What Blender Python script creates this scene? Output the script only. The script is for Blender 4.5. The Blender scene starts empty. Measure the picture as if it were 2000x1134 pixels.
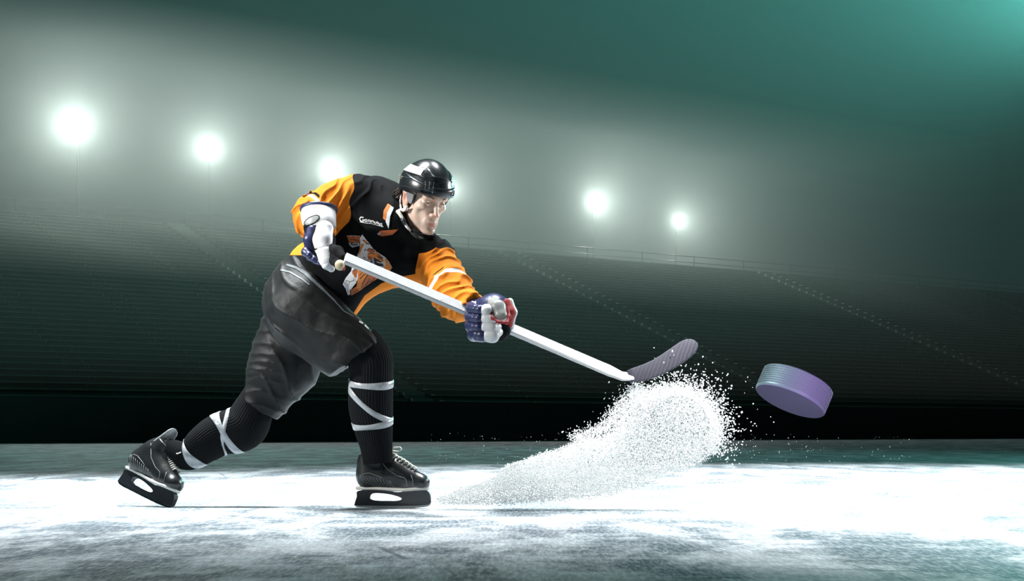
import bpy, math, random
import numpy as np
from mathutils import Vector, Matrix
from mathutils.bvhtree import BVHTree

random.seed(7); rng = np.random.default_rng(7)
SC = bpy.context.scene
COL = SC.collection

# ------------------------------------------------------------------ camera
FPX, HOR, HCAM = 3000.0, 840.0, 0.304      # focal length in pixels of the 2000 px frame, horizon row, eye height
cam_data = bpy.data.cameras.new('camera')
cam = bpy.data.objects.new('camera', cam_data); COL.objects.link(cam)
cam_data.sensor_width = 36.0; cam_data.lens = 36.0 * FPX / 2000.0
cam_data.shift_y = (HOR - 567.0) / 2000.0
cam_data.clip_end = 400
cam.location = (0, 0, HCAM); cam.rotation_euler = (math.pi / 2, 0, 0)
SC.camera = cam

def P(px, py, Y):
    return Vector(((px - 1000.0) / FPX * Y, Y, HCAM + (HOR - py) / FPX * Y))

# ------------------------------------------------------------------ colour management and render behaviour
SC.view_settings.view_transform = 'Standard'; SC.view_settings.look = 'None'
SC.view_settings.exposure = 0.0; SC.view_settings.gamma = 1.0
SC.view_settings.use_curve_mapping = False
SC.cycles.use_denoising = True
SC.cycles.max_bounces = 10; SC.cycles.diffuse_bounces = 10; SC.cycles.transmission_bounces = 10; SC.cycles.volume_bounces = 0
SC.cycles.sample_clamp_indirect = 3.0

# ------------------------------------------------------------------ night sky
world = bpy.data.worlds.new('night_sky'); SC.world = world
world.use_nodes = True
bg = world.node_tree.nodes['Background']
bg.inputs[0].default_value = (0.10, 0.36, 0.34, 1); bg.inputs[1].default_value = 0.046

# ------------------------------------------------------------------ lamps
def lamp(name, kind, loc, energy, color=(1, 1, 1), aim=None, parent=None, **kw):
    d = bpy.data.lights.new(name, kind); d.energy = energy; d.color = color
    for k, v in kw.items(): setattr(d, k, v)
    o = bpy.data.objects.new(name, d); COL.objects.link(o); o.location = loc
    if aim is not None:
        o.rotation_euler = (Vector(aim) - Vector(loc)).to_track_quat('-Z', 'Y').to_euler()
    if parent: o.parent = parent
    return o

# overhead rink spot that makes the bright pool on the ice
lamp('rink_or_fill_spot', 'SPOT', (2.7, 8.9, 12.0), 24000, (0.93, 0.97, 1.0), aim=(2.4, 8.8, 0), spot_size=math.radians(44), spot_blend=0.4, shadow_soft_size=1.6)
lamp('rink_or_fill_spot', 'SPOT', (-3.6, 7.2, 10.0), 20000, (0.93, 0.98, 1.0), aim=(-2.2, 7.0, 0), spot_size=math.radians(40), spot_blend=1.0, shadow_soft_size=1.6)
lamp('rink_or_fill_spot', 'SPOT', (7.0, 7.4, 11.0), 12000, (0.95, 0.96, 1.0), aim=(5.2, 6.6, 0), spot_size=math.radians(44), spot_blend=0.6, shadow_soft_size=1.4)
lamp('rink_or_fill_spot', 'SPOT', (1.8, 0.0, 5.5), 7500, (1, 1, 1), aim=(0.95, 6.0, 0.22), spot_size=math.radians(14), spot_blend=0.7, shadow_soft_size=0.3)  # fill added from the front to brighten the thrown snow
lamp('rink_or_fill_spot', 'SPOT', (3.4, 1.5, 6.0), 2600, (1, 1, 1), aim=(1.30, 3.9, 0), spot_size=math.radians(15), spot_blend=1.0, shadow_soft_size=0.4)
# side floods aimed at the skater, followed by added fills for skater and puck
lamp('side_or_fill_flood', 'SPOT', (-5.4, 3.4, 3.2), 2400, (1.0, 0.99, 0.96), aim=(-0.6, 6.0, 0.85), spot_size=math.radians(15), spot_blend=0.6, shadow_soft_size=0.30)
lamp('side_or_fill_flood', 'SPOT', (4.8, 8.2, 2.6), 1300, (0.95, 1.0, 1.0), aim=(-0.6, 6.0, 0.9), spot_size=math.radians(18), spot_blend=0.6, shadow_soft_size=0.30)
lamp('side_or_fill_flood', 'SPOT', (-1.5, -2.5, 4.0), 90, (0.9, 1.0, 0.98), aim=(-0.55, 6.0, 0.8), spot_size=math.radians(14), spot_blend=0.8, shadow_soft_size=0.5)  # weak front fill added behind the camera to lift the skater
lamp('side_or_fill_flood', 'SPOT', (-2.6, 0.9, 1.5), 1500, (0.62, 1.0, 0.93), aim=(0.276, 1.5, 0.34), spot_size=math.radians(9), spot_blend=0.8, shadow_soft_size=0.1)  # teal lamp added to light the left side of the puck
lamp('added_violet_fill', 'SPOT', (1.5, -0.6, 0.05), 170, (0.62, 0.42, 1.0), aim=(0.276, 1.5, 0.34), spot_size=math.radians(9), spot_blend=0.8, shadow_soft_size=0.2)  # violet lamp added low on the right, for the puck alone
lamp('added_violet_fill', 'SPOT', (0.42, 0.65, 0.03), 230, (0.66, 0.52, 1.0), aim=(0.276, 1.5, 0.34), spot_size=math.radians(16), spot_blend=0.8, shadow_soft_size=0.1)  # unseen violet lamp added at ice level to brighten the puck's underside
# teal stage flood high on the right, outside the frame
lamp('teal_flood', 'SPOT', P(2270, 30, 42), 76000, (0.20, 0.85, 0.76), aim=P(2270, 30, 42) + Vector((-1, -0.85, 0.62)), spot_size=math.radians(116), spot_blend=0.9, shadow_soft_size=0.8)

# ------------------------------------------------------------------ shader helpers
def nmat(name):
    m = bpy.data.materials.new(name); m.use_nodes = True
    nt = m.node_tree; b = nt.nodes['Principled BSDF']
    return m, nt, b
def mat(name, col, rough=0.5, metal=0.0, bump=None, sheen=0.0, coat=0.0, spec=0.5, var=None):
    """plain procedural material: optional noise bump (scale, strength) and noise colour variation (scale, amount)"""
    m, nt, b = nmat(name); N, L = nt.nodes, nt.links
    b.inputs['Base Color'].default_value = (*col, 1); b.inputs['Roughness'].default_value = rough
    b.inputs['Metallic'].default_value = metal; b.inputs['Sheen Weight'].default_value = sheen
    b.inputs['Coat Weight'].default_value = coat; b.inputs['Specular IOR Level'].default_value = spec
    tc = N.new('ShaderNodeTexCoord')
    if bump:
        n = N.new('ShaderNodeTexNoise'); n.inputs['Scale'].default_value = bump[0]; n.inputs['Detail'].default_value = 4
        L.new(tc.outputs['Object'], n.inputs['Vector'])
        bp = N.new('ShaderNodeBump'); bp.inputs['Strength'].default_value = bump[1]; bp.inputs['Distance'].default_value = 0.004
        L.new(n.outputs['Fac'], bp.inputs['Height']); L.new(bp.outputs['Normal'], b.inputs['Normal'])
    if var:
        n = N.new('ShaderNodeTexNoise'); n.inputs['Scale'].default_value = var[0]; n.inputs['Detail'].default_value = 3
        L.new(tc.outputs['Object'], n.inputs['Vector'])
        mx = N.new('ShaderNodeMix'); mx.data_type = 'RGBA'
        mx.inputs['A'].default_value = (*[c * (1 - var[1]) for c in col], 1); mx.inputs['B'].default_value = (*[min(1, c * (1 + var[1])) for c in col], 1)
        L.new(n.outputs['Fac'], mx.inputs['Factor']); L.new(mx.outputs['Result'], b.inputs['Base Color'])
    return m

# ------------------------------------------------------------------ mesh helpers
def mesh_obj(name, verts, faces, material=None, parent=None, smooth=False, attrs=None, mats=None, midx=None):
    me = bpy.data.meshes.new(name)
    if isinstance(verts, np.ndarray) and isinstance(faces, np.ndarray):
        nv, nf, k = len(verts), len(faces), faces.shape[1]
        me.vertices.add(nv); me.vertices.foreach_set('co', verts.astype(np.float32).ravel())
        me.loops.add(nf * k); me.loops.foreach_set('vertex_index', faces.astype(np.int32).ravel())
        me.polygons.add(nf); me.polygons.foreach_set('loop_start', np.arange(nf, dtype=np.int32) * k)
        me.update(calc_edges=True)
    else:
        me.from_pydata([tuple(v) for v in verts], [], [tuple(f) for f in faces])
    me.validate()
    if smooth: me.polygons.foreach_set('use_smooth', [True] * len(me.polygons))
    for m in (mats or ([material] if material else [])): me.materials.append(m)
    if midx is not None: me.polygons.foreach_set('material_index', np.asarray(midx, dtype=np.int32))
    for k, v in (attrs or {}).items():
        a = me.attributes.new(k, 'FLOAT', 'POINT'); a.data.foreach_set('value', np.asarray(v, dtype=np.float32))
    o = bpy.data.objects.new(name, me); COL.objects.link(o)
    if parent is not None:
        o.parent = parent
        o.matrix_parent_inverse = parent.matrix_world.inverted() if parent.type == 'EMPTY' and not parent.get('_local') else Matrix()
    return o
def empty(name, loc=(0, 0, 0), rz=0.0):
    o = bpy.data.objects.new(name, None); COL.objects.link(o); o.location = loc; o.rotation_euler = (0, 0, rz)
    o.matrix_world = Matrix.Translation(Vector(loc)) @ Matrix.Rotation(rz, 4, 'Z')
    return o
def tag(o, label=None, cat=None, group=None, kind=None):
    if label: o['label'] = label
    if cat: o['category'] = cat
    if group: o['group'] = group
    if kind: o['kind'] = kind
    return o
class MB:
    """collects boxes, tubes and prisms for one mesh"""
    def __init__(s): s.v = []; s.f = []
    def box(s, c, d, R=None):
        n = len(s.v)
        for z in (-1, 1):
            for y in (-1, 1):
                for x in (-1, 1):
                    q = Vector((x * d[0] / 2, y * d[1] / 2, z * d[2] / 2))
                    s.v.append(Vector(c) + (R @ q if R else q))
        for f in ((0, 2, 3, 1), (4, 5, 7, 6), (0, 1, 5, 4), (2, 6, 7, 3), (0, 4, 6, 2), (1, 3, 7, 5)): s.f.append([n + i for i in f])
        return s
    def tube(s, pts, r, seg=10, caps=True):
        pts = [Vector(p) for p in pts]; n = len(s.v); rr = r if isinstance(r, (list, tuple)) else [r] * len(pts)
        up = None
        for i, p in enumerate(pts):
            t = (pts[min(i + 1, len(pts) - 1)] - pts[max(i - 1, 0)]).normalized()
            if up is None: up = t.orthogonal().normalized()
            up = (up - t * up.dot(t)).normalized(); sd = t.cross(up)
            for k in range(seg):
                a = 2 * math.pi * k / seg
                s.v.append(p + (up * math.cos(a) + sd * math.sin(a)) * rr[i])
        for i in range(len(pts) - 1):
            for k in range(seg):
                a, b = n + i * seg + k, n + i * seg + (k + 1) % seg
                s.f.append([a, b, b + seg, a + seg])
        if caps:
            s.f.append([n + k for k in range(seg)][::-1]); s.f.append([n + (len(pts) - 1) * seg + k for k in range(seg)])
        return s
    def build(s, name, material, parent=None, smooth=False, **kw):
        return mesh_obj(name, s.v, s.f, material, parent, smooth, **kw)

# ------------------------------------------------------------------ haze in the stadium air
# ------------------------------------------------------------------ ice
def make_ice():
    m, nt, b = nmat('ice'); N, L = nt.nodes, nt.links
    tc = N.new('ShaderNodeTexCoord')
    def mapn(sx, sy, rz=0.0, loc=(0, 0, 0)):
        mp = N.new('ShaderNodeMapping'); mp.inputs['Scale'].default_value = (sx, sy, 1); mp.inputs['Rotation'].default_value = (0, 0, rz); mp.inputs['Location'].default_value = loc
        L.new(tc.outputs['Object'], mp.inputs['Vector']); return mp.outputs[0]
    def noise(vec, sc, det=6, rough=0.6, dist=0.0):
        n = N.new('ShaderNodeTexNoise'); n.inputs['Scale'].default_value = sc; n.inputs['Detail'].default_value = det
        n.inputs['Roughness'].default_value = rough; n.inputs['Distortion'].default_value = dist; L.new(vec, n.inputs['Vector']); return n.outputs['Fac']
    def math_(op, a, c=None, clamp=False):
        n = N.new('ShaderNodeMath'); n.operation = op; n.use_clamp = clamp
        for i, v in enumerate((a, c)):
            if v is None: continue
            if isinstance(v, (int, float)): n.inputs[i].default_value = v
            else: L.new(v, n.inputs[i])
        return n.outputs[0]
    def ramp(fac, a, c):
        r = N.new('ShaderNodeMapRange'); r.inputs[1].default_value = a; r.inputs[2].default_value = c; L.new(fac, r.inputs[0]); r.interpolation_type = 'SMOOTHSTEP'; return r.outputs[0]
    frost = ramp(noise(mapn(1.0, 0.35, 0.05), 2.6, 9, 0.72, 0.3), 0.42, 0.60)     # scraped snow lying on bare ice
    grain = ramp(noise(mapn(1, 0.14), 95, 3, 0.75), 0.42, 0.62)
    streak = ramp(noise(mapn(0.7, 2.5, 0.06), 2.0, 7, 0.7, 0.5), 0.48, 0.66)       # skate streaks
    fr = math_('ADD', math_('MULTIPLY', frost, 0.55), math_('MULTIPLY', grain, 0.28))
    fr = math_('ADD', math_('ADD', fr, 0.06), math_('MULTIPLY', streak, 0.25), clamp=True)
    # curved skate cuts: thin rings of distorted waves
    def cuts(rz, loc, sc, w):
        n = N.new('ShaderNodeTexWave'); n.wave_type = 'RINGS'; n.inputs['Scale'].default_value = sc; n.inputs['Distortion'].default_value = 2.5
        n.inputs['Detail'].default_value = 1; n.inputs['Detail Scale'].default_value = 0.6; L.new(mapn(1, 1, rz, loc), n.inputs['Vector'])
        return ramp(n.outputs['Fac'], 1.0 - w, 1.0)
    cut = math_('MAXIMUM', cuts(0.3, (3.1, -2, 0), 0.35, 0.0012), cuts(1.3, (-2.2, 4.4, 0), 0.27, 0.0010))
    mk = ramp(noise(mapn(1, 1, 0, (5, 5, 0)), 1.1, 2), 0.48, 0.58)
    cut = math_('MULTIPLY', cut, mk)
    mx = N.new('ShaderNodeMix'); mx.data_type = 'RGBA'; mx.inputs['A'].default_value = (0.035, 0.065, 0.085, 1); mx.inputs['B'].default_value = (0.80, 0.84, 0.88, 1)
    L.new(fr, mx.inputs['Factor'])
    mx2 = N.new('ShaderNodeMix'); mx2.data_type = 'RGBA'; mx2.inputs['B'].default_value = (0.10, 0.13, 0.16, 1)
    L.new(mx.outputs['Result'], mx2.inputs['A']); L.new(math_('MULTIPLY', cut, 0.75), mx2.inputs['Factor'])
    L.new(mx2.outputs['Result'], b.inputs['Base Color'])
    b.inputs['Roughness'].default_value = 0.6; b.inputs['Specular IOR Level'].default_value = 0.08
    bp = N.new('ShaderNodeBump'); bp.inputs['Strength'].default_value = 0.35; bp.inputs['Distance'].default_value = 0.01
    L.new(fr, bp.inputs['Height']); L.new(bp.outputs['Normal'], b.inputs['Normal'])
    o = mesh_obj('floor', [(-60, -6, 0), (60, -6, 0), (60, 130, 0), (-60, 130, 0)], [(0, 1, 2, 3)], m)
    tag(o, 'white scraped rink ice cut with skate marks', 'ice', kind='structure')
make_ice()

# ------------------------------------------------------------------ the stand
ANG = math.radians(35); U = Vector((math.cos(ANG), math.sin(ANG), 0)); V = Vector((-math.sin(ANG), math.cos(ANG), 0))
NROW, RISE, RUN, HB = 44, 0.195, 0.50, 0.35
RIM = P(0, 410, 60); RIM.z = 0
def SP(u, v, z):   # stand coordinates: u along, v measured back from the rim line (negative = toward the ice), z up
    return RIM + U * u + V * v + Vector((0, 0, z))
Rst = Matrix.Rotation(ANG, 3, 'Z')
U0, U1 = -14.0, 74.0
def haze(c, d, den, lab, R=None):
    hz = MB().box(c, d, R).build('haze', None)
    mh = bpy.data.materials.new('haze'); mh.use_nodes = True; nt = mh.node_tree; nt.nodes.clear()
    out = nt.nodes.new('ShaderNodeOutputMaterial'); vs = nt.nodes.new('ShaderNodeVolumePrincipled')
    vs.inputs['Color'].default_value = (0.80, 0.95, 0.90, 1); vs.inputs['Density'].default_value = den; vs.inputs['Anisotropy'].default_value = 0.25
    nt.links.new(vs.outputs[0], out.inputs['Volume']); hz.data.materials.append(mh)
    tag(hz, lab, 'haze', kind='stuff')
haze((10, 72, 8.3), (220, 120, 13.8), 0.0036, 'thin teal haze in the dark air over the whole rink')
haze(SP(8, 0.5, 10.4), (84, 18, 10.6), 0.026, 'thick pale haze around the row of floodlights', Rst)

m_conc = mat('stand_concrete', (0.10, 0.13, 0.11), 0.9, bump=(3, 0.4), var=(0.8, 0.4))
def make_bench_mat():
    m, nt, b = nmat('bench_boards'); N, L = nt.nodes, nt.links
    tc = N.new('ShaderNodeTexCoord')
    n = N.new('ShaderNodeTexNoise'); n.inputs['Scale'].default_value = 1.3; n.inputs['Detail'].default_value = 5; L.new(tc.outputs['Object'], n.inputs['Vector'])
    mx = N.new('ShaderNodeMix'); mx.data_type = 'RGBA'; mx.inputs['A'].default_value = (0.14, 0.20, 0.17, 1); mx.inputs['B'].default_value = (0.34, 0.42, 0.38, 1)
    L.new(n.outputs['Fac'], mx.inputs['Factor']); L.new(mx.outputs['Result'], b.inputs['Base Color']); b.inputs['Roughness'].default_value = 0.7
    return m
m_bench = make_bench_mat()
mb = MB()
prof = []
for i in range(NROW + 1):
    v = -(NROW - i) * RUN; z = HB + i * RISE
    prof.append((v, z - (RISE if i else 0) if i else 0.0)); prof.append((v, z))
prof.append((1.2, HB + NROW * RISE)); prof.append((1.2, 0))
n = len(prof)
for u in (U0, U1):
    for (v, z) in prof: mb.v.append(SP(u, v, z))
mb.f.append(list(range(n))[::-1]); mb.f.append([n + i for i in range(n)])
for i in range(n):
    j = (i + 1) % n; mb.f.append([i, j, n + j, n + i])
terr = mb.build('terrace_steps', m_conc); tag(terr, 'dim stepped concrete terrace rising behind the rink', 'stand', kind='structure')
AISLES = [7.2, 24.0, 41.0, 58.0]
# benches: one long plank per row, interrupted at the aisles
def bench_mesh():
    mb = MB(); cuts = [U0 + 0.3] + [a + s for a in AISLES for s in (-0.65, 0.65)] + [U1 - 0.3]
    for k in range(0, len(cuts), 2):
        a, b = cuts[k], cuts[k + 1]; c = (a + b) / 2
        q = a
        while q < b - 0.3:                       # boards 3.6 m long with a small gap, each on two brackets
            e = min(q + 3.6, b)
            mb.box(((q + e) / 2, 0, 0.10), (e - q - 0.03, 0.26, 0.035))
            for g in (q + 0.3, e - 0.3): mb.box((g, 0.03, 0.045), (0.07, 0.10, 0.09))
            q = e
    return mb
bm0 = bench_mesh().build('bleacher_bench', m_bench)
for i in range(NROW):
    o = bm0 if i == 0 else bm0.copy()
    if i: COL.objects.link(o)
    p = SP(0, -(NROW - i) * RUN + 0.26, HB + i * RISE)
    o.location = p; o.rotation_euler = (0, 0, ANG)
    tag(o, 'long pale board bench, one of the plain rows on the dim terrace', 'bench', 'bench rows on the terrace')
m_step = mat('aisle_concrete', (0.21, 0.26, 0.23), 0.8, var=(2, 0.2))
names = ['dashed pale aisle stairway beside the orange-sleeved shoulder and dark hips', 'aisle stairway coming down behind the stick blade', 'aisle stairway passing above the flying puck', 'faint aisle stairway in the teal gloom beyond the one above the puck']
for a, nm in zip(AISLES, names):
    mb = MB()
    for i in range(NROW):
        for h in (0, 1):
            mb.box(SP(a, -(NROW - i) * RUN + 0.125 + 0.25 * h, HB + i * RISE + 0.01 + 0.0975 * h / 1.0), (0.8 if h == 0 else 0.75, 0.25, 0.03 + 0.1 * h), Rst)
    o = mb.build('aisle_stairway', m_step); tag(o, nm, 'stairs', 'aisle stairways of the stand')
# low wall and rail on the rim
m_rail = mat('rail_paint', (0.07, 0.09, 0.08), 0.5)
rl = empty('railing', SP((U0 + U1) / 2, 0.9, HB + NROW * RISE)); tag(rl, 'thin rail running along the top of the terrace', 'railing')
mb = MB(); 
for z in (0.30, 0.62): mb.tube([SP(U0, 0.9, HB + NROW * RISE + z), SP(U1, 0.9, HB + NROW * RISE + z)], 0.025, 8)
mb.build('rail', m_rail, rl)
u = U0 + 0.5
while u < U1:
    MB().tube([SP(u, 0.9, HB + NROW * RISE - 0.02), SP(u, 0.9, HB + NROW * RISE + 0.66)], 0.03, 6).build('post', m_rail, rl); u += 3.6
# dark rink boards in front of the terrace
m_board = mat('rink_boards', (0.012, 0.016, 0.016), 0.5, var=(1.5, 0.4))
bd = MB().box(SP((U0 + U1) / 2, -NROW * RUN - 2.2, 0.55), (U1 - U0 + 40, 0.12, 1.1), Rst).build('wall_back', m_board); tag(bd, 'dark rink boards at the foot of the terrace', 'rink boards', kind='structure')

# ------------------------------------------------------------------ floodlights on masts behind the rim
m_hous = mat('lamp_housing', (0.05, 0.06, 0.06), 0.5, metal=0.6)
m_mast = mat('mast_paint', (0.01, 0.012, 0.012), 0.9)
m_lens = bpy.data.materials.new('lamp_lens'); m_lens.use_nodes = True; b = m_lens.node_tree.nodes['Principled BSDF']
b.inputs['Base Color'].default_value = (1, 1, 1, 1); b.inputs['Emission Color'].default_value = (1, 1, 0.98, 1); b.inputs['Emission Strength'].default_value = 14.0
LAMPS = [(145, 250, 1.0, .30), (405, 293, 0.75, .27), (645, 335, 0.80, .27), (878, 372, 0.55, .25), (1160, 397, 0.95, .25), (1322, 432, 0.75, .22)]
LN = ['brightest white floodlight, above the empty left end of the terrace', 'white floodlight above the pale aisle of the terrace', "white floodlight just above the skater's orange shoulder",
      "white floodlight glowing behind the black helmet", 'white floodlight above the stick, beside the smallest one', 'smallest white floodlight, farthest along the terrace']
for (px, py, pw, rad), nm in zip(LAMPS, LN):
    Y = 12.0 * FPX / (HOR - py); c = P(px, py, Y)
    f = empty('floodlight', (c.x, c.y + 0.5, 0)); tag(f, nm, 'floodlight', 'floodlights over the terrace')
    MB().tube([(c.x, c.y + 0.5, 0), (c.x, c.y + 0.5, c.z + 0.1)], 0.035, 8).build('mast', m_mast, f)
    tgt = (Vector((0, 4, 0)) - c).normalized()
    h = MB(); h.tube([c + tgt * 0.10, c - tgt * 0.05, c - tgt * 0.30, c - tgt * 0.42], [rad * 1.08, rad * 1.08, rad * 0.75, rad * 0.4], 20); h.build('housing', m_hous, f)
    MB().tube([c + tgt * 0.10, c + tgt * 0.13], rad, 24).build('lens', m_lens, f)
    lamp('bulb', 'SPOT', tuple(c + tgt * (0.30 + rad)), 3100 * pw, (1.0, 1.0, 0.97), aim=tuple(c + Vector((0.25, -1, -0.05))), spot_size=math.radians(168), spot_blend=0.25, shadow_soft_size=rad)

# ================================================================== sculpting: distance fields turned into meshes
class Grid:
    def __init__(s, lo, hi, h=None, xs=None, ys=None, zs=None):
        mk = lambda a, b: np.arange(a, b + h, h, dtype=np.float32)
        s.xs = mk(lo[0], hi[0]) if xs is None else xs; s.ys = mk(lo[1], hi[1]) if ys is None else ys; s.zs = mk(lo[2], hi[2]) if zs is None else zs
        s.X = s.xs[:, None, None]; s.Y = s.ys[None, :, None]; s.Z = s.zs[None, None, :]
class Pts:
    def __init__(s, v): s.X, s.Y, s.Z = v[:, 0].astype(np.float32), v[:, 1].astype(np.float32), v[:, 2].astype(np.float32)
def cone(g, a, b, ra, rb, n=None, k=1.0):
    ax, ay, az = a; bx, by, bz = b[0] - ax, b[1] - ay, b[2] - az
    l2 = bx * bx + by * by + bz * bz + 1e-12
    px, py, pz = g.X - ax, g.Y - ay, g.Z - az
    t = np.clip((px * bx + py * by + pz * bz) / l2, 0, 1)
    dx, dy, dz = px - t * bx, py - t * by, pz - t * bz
    d2 = dx * dx + dy * dy + dz * dz
    if n is not None:
        dn = dx * n[0] + dy * n[1] + dz * n[2]; d2 = d2 + dn * dn * (1.0 / (k * k) - 1.0)
    return np.sqrt(d2) - (ra + (rb - ra) * t)
def ell(g, c, r, M=None):
    px, py, pz = g.X - c[0], g.Y - c[1], g.Z - c[2]
    if M is not None: px, py, pz = (px * M[i][0] + py * M[i][1] + pz * M[i][2] for i in range(3))
    k0 = np.sqrt((px / r[0]) ** 2 + (py / r[1]) ** 2 + (pz / r[2]) ** 2)
    k1 = np.sqrt((px / r[0] ** 2) ** 2 + (py / r[1] ** 2) ** 2 + (pz / r[2] ** 2) ** 2) + 1e-9
    return k0 * (k0 - 1.0) / k1
def plane(g, p, n):
    n = Vector(n).normalized(); return (g.X - p[0]) * n[0] + (g.Y - p[1]) * n[1] + (g.Z - p[2]) * n[2]
def smin(a, b, k):
    h = np.maximum(k - np.abs(a - b), 0) / k; return np.minimum(a, b) - h * h * k * 0.25
def smax(a, b, k): return -smin(-a, -b, k)
def chain(g, pts, rs, k=0.03, n=None, kk=1.0):
    d = None
    for i in range(len(pts) - 1):
        c = cone(g, pts[i], pts[i + 1], rs[i], rs[i + 1], n, kk); d = c if d is None else smin(d, c, k)
    return d
def vnoise(g, sc, seed=0):
    """smooth value noise in -1..1"""
    X, Y, Z = np.broadcast_arrays(g.X * sc[0], g.Y * sc[1], g.Z * sc[2])
    xi, yi, zi = np.floor(X).astype(np.int32), np.floor(Y).astype(np.int32), np.floor(Z).astype(np.int32)
    fx, fy, fz = X - xi, Y - yi, Z - zi
    fx, fy, fz = (f * f * (3 - 2 * f) for f in (fx, fy, fz))
    tb = np.random.default_rng(seed).random(4096).astype(np.float32) * 2 - 1
    H = lambda i, j, k: tb[((i * 73856093) ^ (j * 19349663) ^ (k * 83492791)) & 4095]
    r = 0
    for a in (0, 1):
        for b in (0, 1):
            for c in (0, 1):
                r = r + H(xi + a, yi + b, zi + c) * (fx if a else 1 - fx) * (fy if b else 1 - fy) * (fz if c else 1 - fz)
    return r
def surfnet(g, F):
    F = np.ascontiguousarray(np.broadcast_to(F, (len(g.xs), len(g.ys), len(g.zs)))).astype(np.float32)
    S = F < 0
    c = [S[i:S.shape[0] - 1 + i, j:S.shape[1] - 1 + j, k:S.shape[2] - 1 + k] for i in (0, 1) for j in (0, 1) for k in (0, 1)]
    anyc = c[0].copy(); allc = c[0].copy()
    for q in c[1:]: anyc |= q; allc &= q
    I, J, K = np.nonzero(anyc & ~allc)
    idm = -np.ones(anyc.shape, dtype=np.int32); idm[I, J, K] = np.arange(len(I))
    acc = np.zeros((len(I), 3)); cnt = np.zeros(len(I))
    ax = (g.xs, g.ys, g.zs)
    def val(o): return F[I + o[0], J + o[1], K + o[2]]
    corners = [(i, j, k) for i in (0, 1) for j in (0, 1) for k in (0, 1)]
    for a in corners:
        for d in range(3):
            if a[d]: continue
            b = list(a); b[d] = 1
            va, vb = val(a), val(b); m = (va < 0) != (vb < 0)
            t = np.where(m, va / np.where(m, va - vb, 1), 0)
            pa = np.stack([ax[0][I + a[0]], ax[1][J + a[1]], ax[2][K + a[2]]], 1).astype(np.float64)
            pb = np.stack([ax[0][I + b[0]], ax[1][J + b[1]], ax[2][K + b[2]]], 1)
            acc[m] += (pa + (pb - pa) * t[:, None])[m]; cnt[m] += 1
    V_ = acc / cnt[:, None]
    fs = []
    n0, n1, n2 = F.shape
    for d in range(3):
        sl = [slice(1, n0 - 1), slice(1, n1 - 1), slice(1, n2 - 1)]; sl[d] = slice(0, F.shape[d] - 1)
        s2 = list(sl); s2[d] = slice(1, F.shape[d])
        A, B = S[tuple(sl)], S[tuple(s2)]
        for sgn in (0, 1):
            m = (A & ~B) if sgn == 0 else (~A & B)
            i, j, k = np.nonzero(m); base = [i, j, k]
            for e in range(3):
                if e != d: base[e] = base[e] + 1
            e1, e2 = (d + 1) % 3, (d + 2) % 3
            def cell(o1, o2):
                q = [x.copy() for x in base]; q[e1] -= o1; q[e2] -= o2; return idm[q[0], q[1], q[2]]
            quad = np.stack([cell(0, 0), cell(1, 0), cell(1, 1), cell(0, 1)], 1)
            fs.append(quad if sgn == 0 else quad[:, ::-1])
    return V_, np.concatenate(fs, 0)
def sculpt(name, lo, hi, h, fn, material=None, parent=None, attrs=None, mats=None, xf=None, grid=None, keep=None):
    """fn(g) -> field; attrs: {name: fn(points)}; xf maps local vertices to the world"""
    g = grid or Grid(lo, hi, h); v, f = surfnet(g, fn(g))
    f = f[(f >= 0).all(1)]
    at = {k: np.asarray(a(Pts(v)), dtype=np.float32) for k, a in (attrs or {}).items()}
    if xf is not None: v = xf(v)
    return mesh_obj(name, v, f, material, parent, True, attrs=at, mats=mats)
def frame_xf(O, F_, R_, U_):
    M = np.array([list(F_), list(R_), list(U_)]); O = np.array(list(O))
    return lambda v: v @ M + O
def bbox(pts, pad):
    a = np.array([list(p) for p in pts]); return a.min(0) - pad, a.max(0) + pad
def bvh_of(objs):
    vs, fs = [], []
    for o in objs:
        n = len(vs); mw = o.matrix_world
        vs += [mw @ v.co for v in o.data.vertices]; fs += [[n + i for i in p.vertices] for p in o.data.polygons]
    return BVHTree.FromPolygons(vs, fs)
def inpoly(x, y, poly):
    r = np.zeros(x.shape, bool); n = len(poly)
    for i in range(n):
        x1, y1 = poly[i]; x2, y2 = poly[(i + 1) % n]
        if y1 == y2: continue
        c = ((y1 > y) != (y2 > y)) & (x < (x2 - x1) * (y - y1) / (y2 - y1) + x1); r ^= c
    return r
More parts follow.
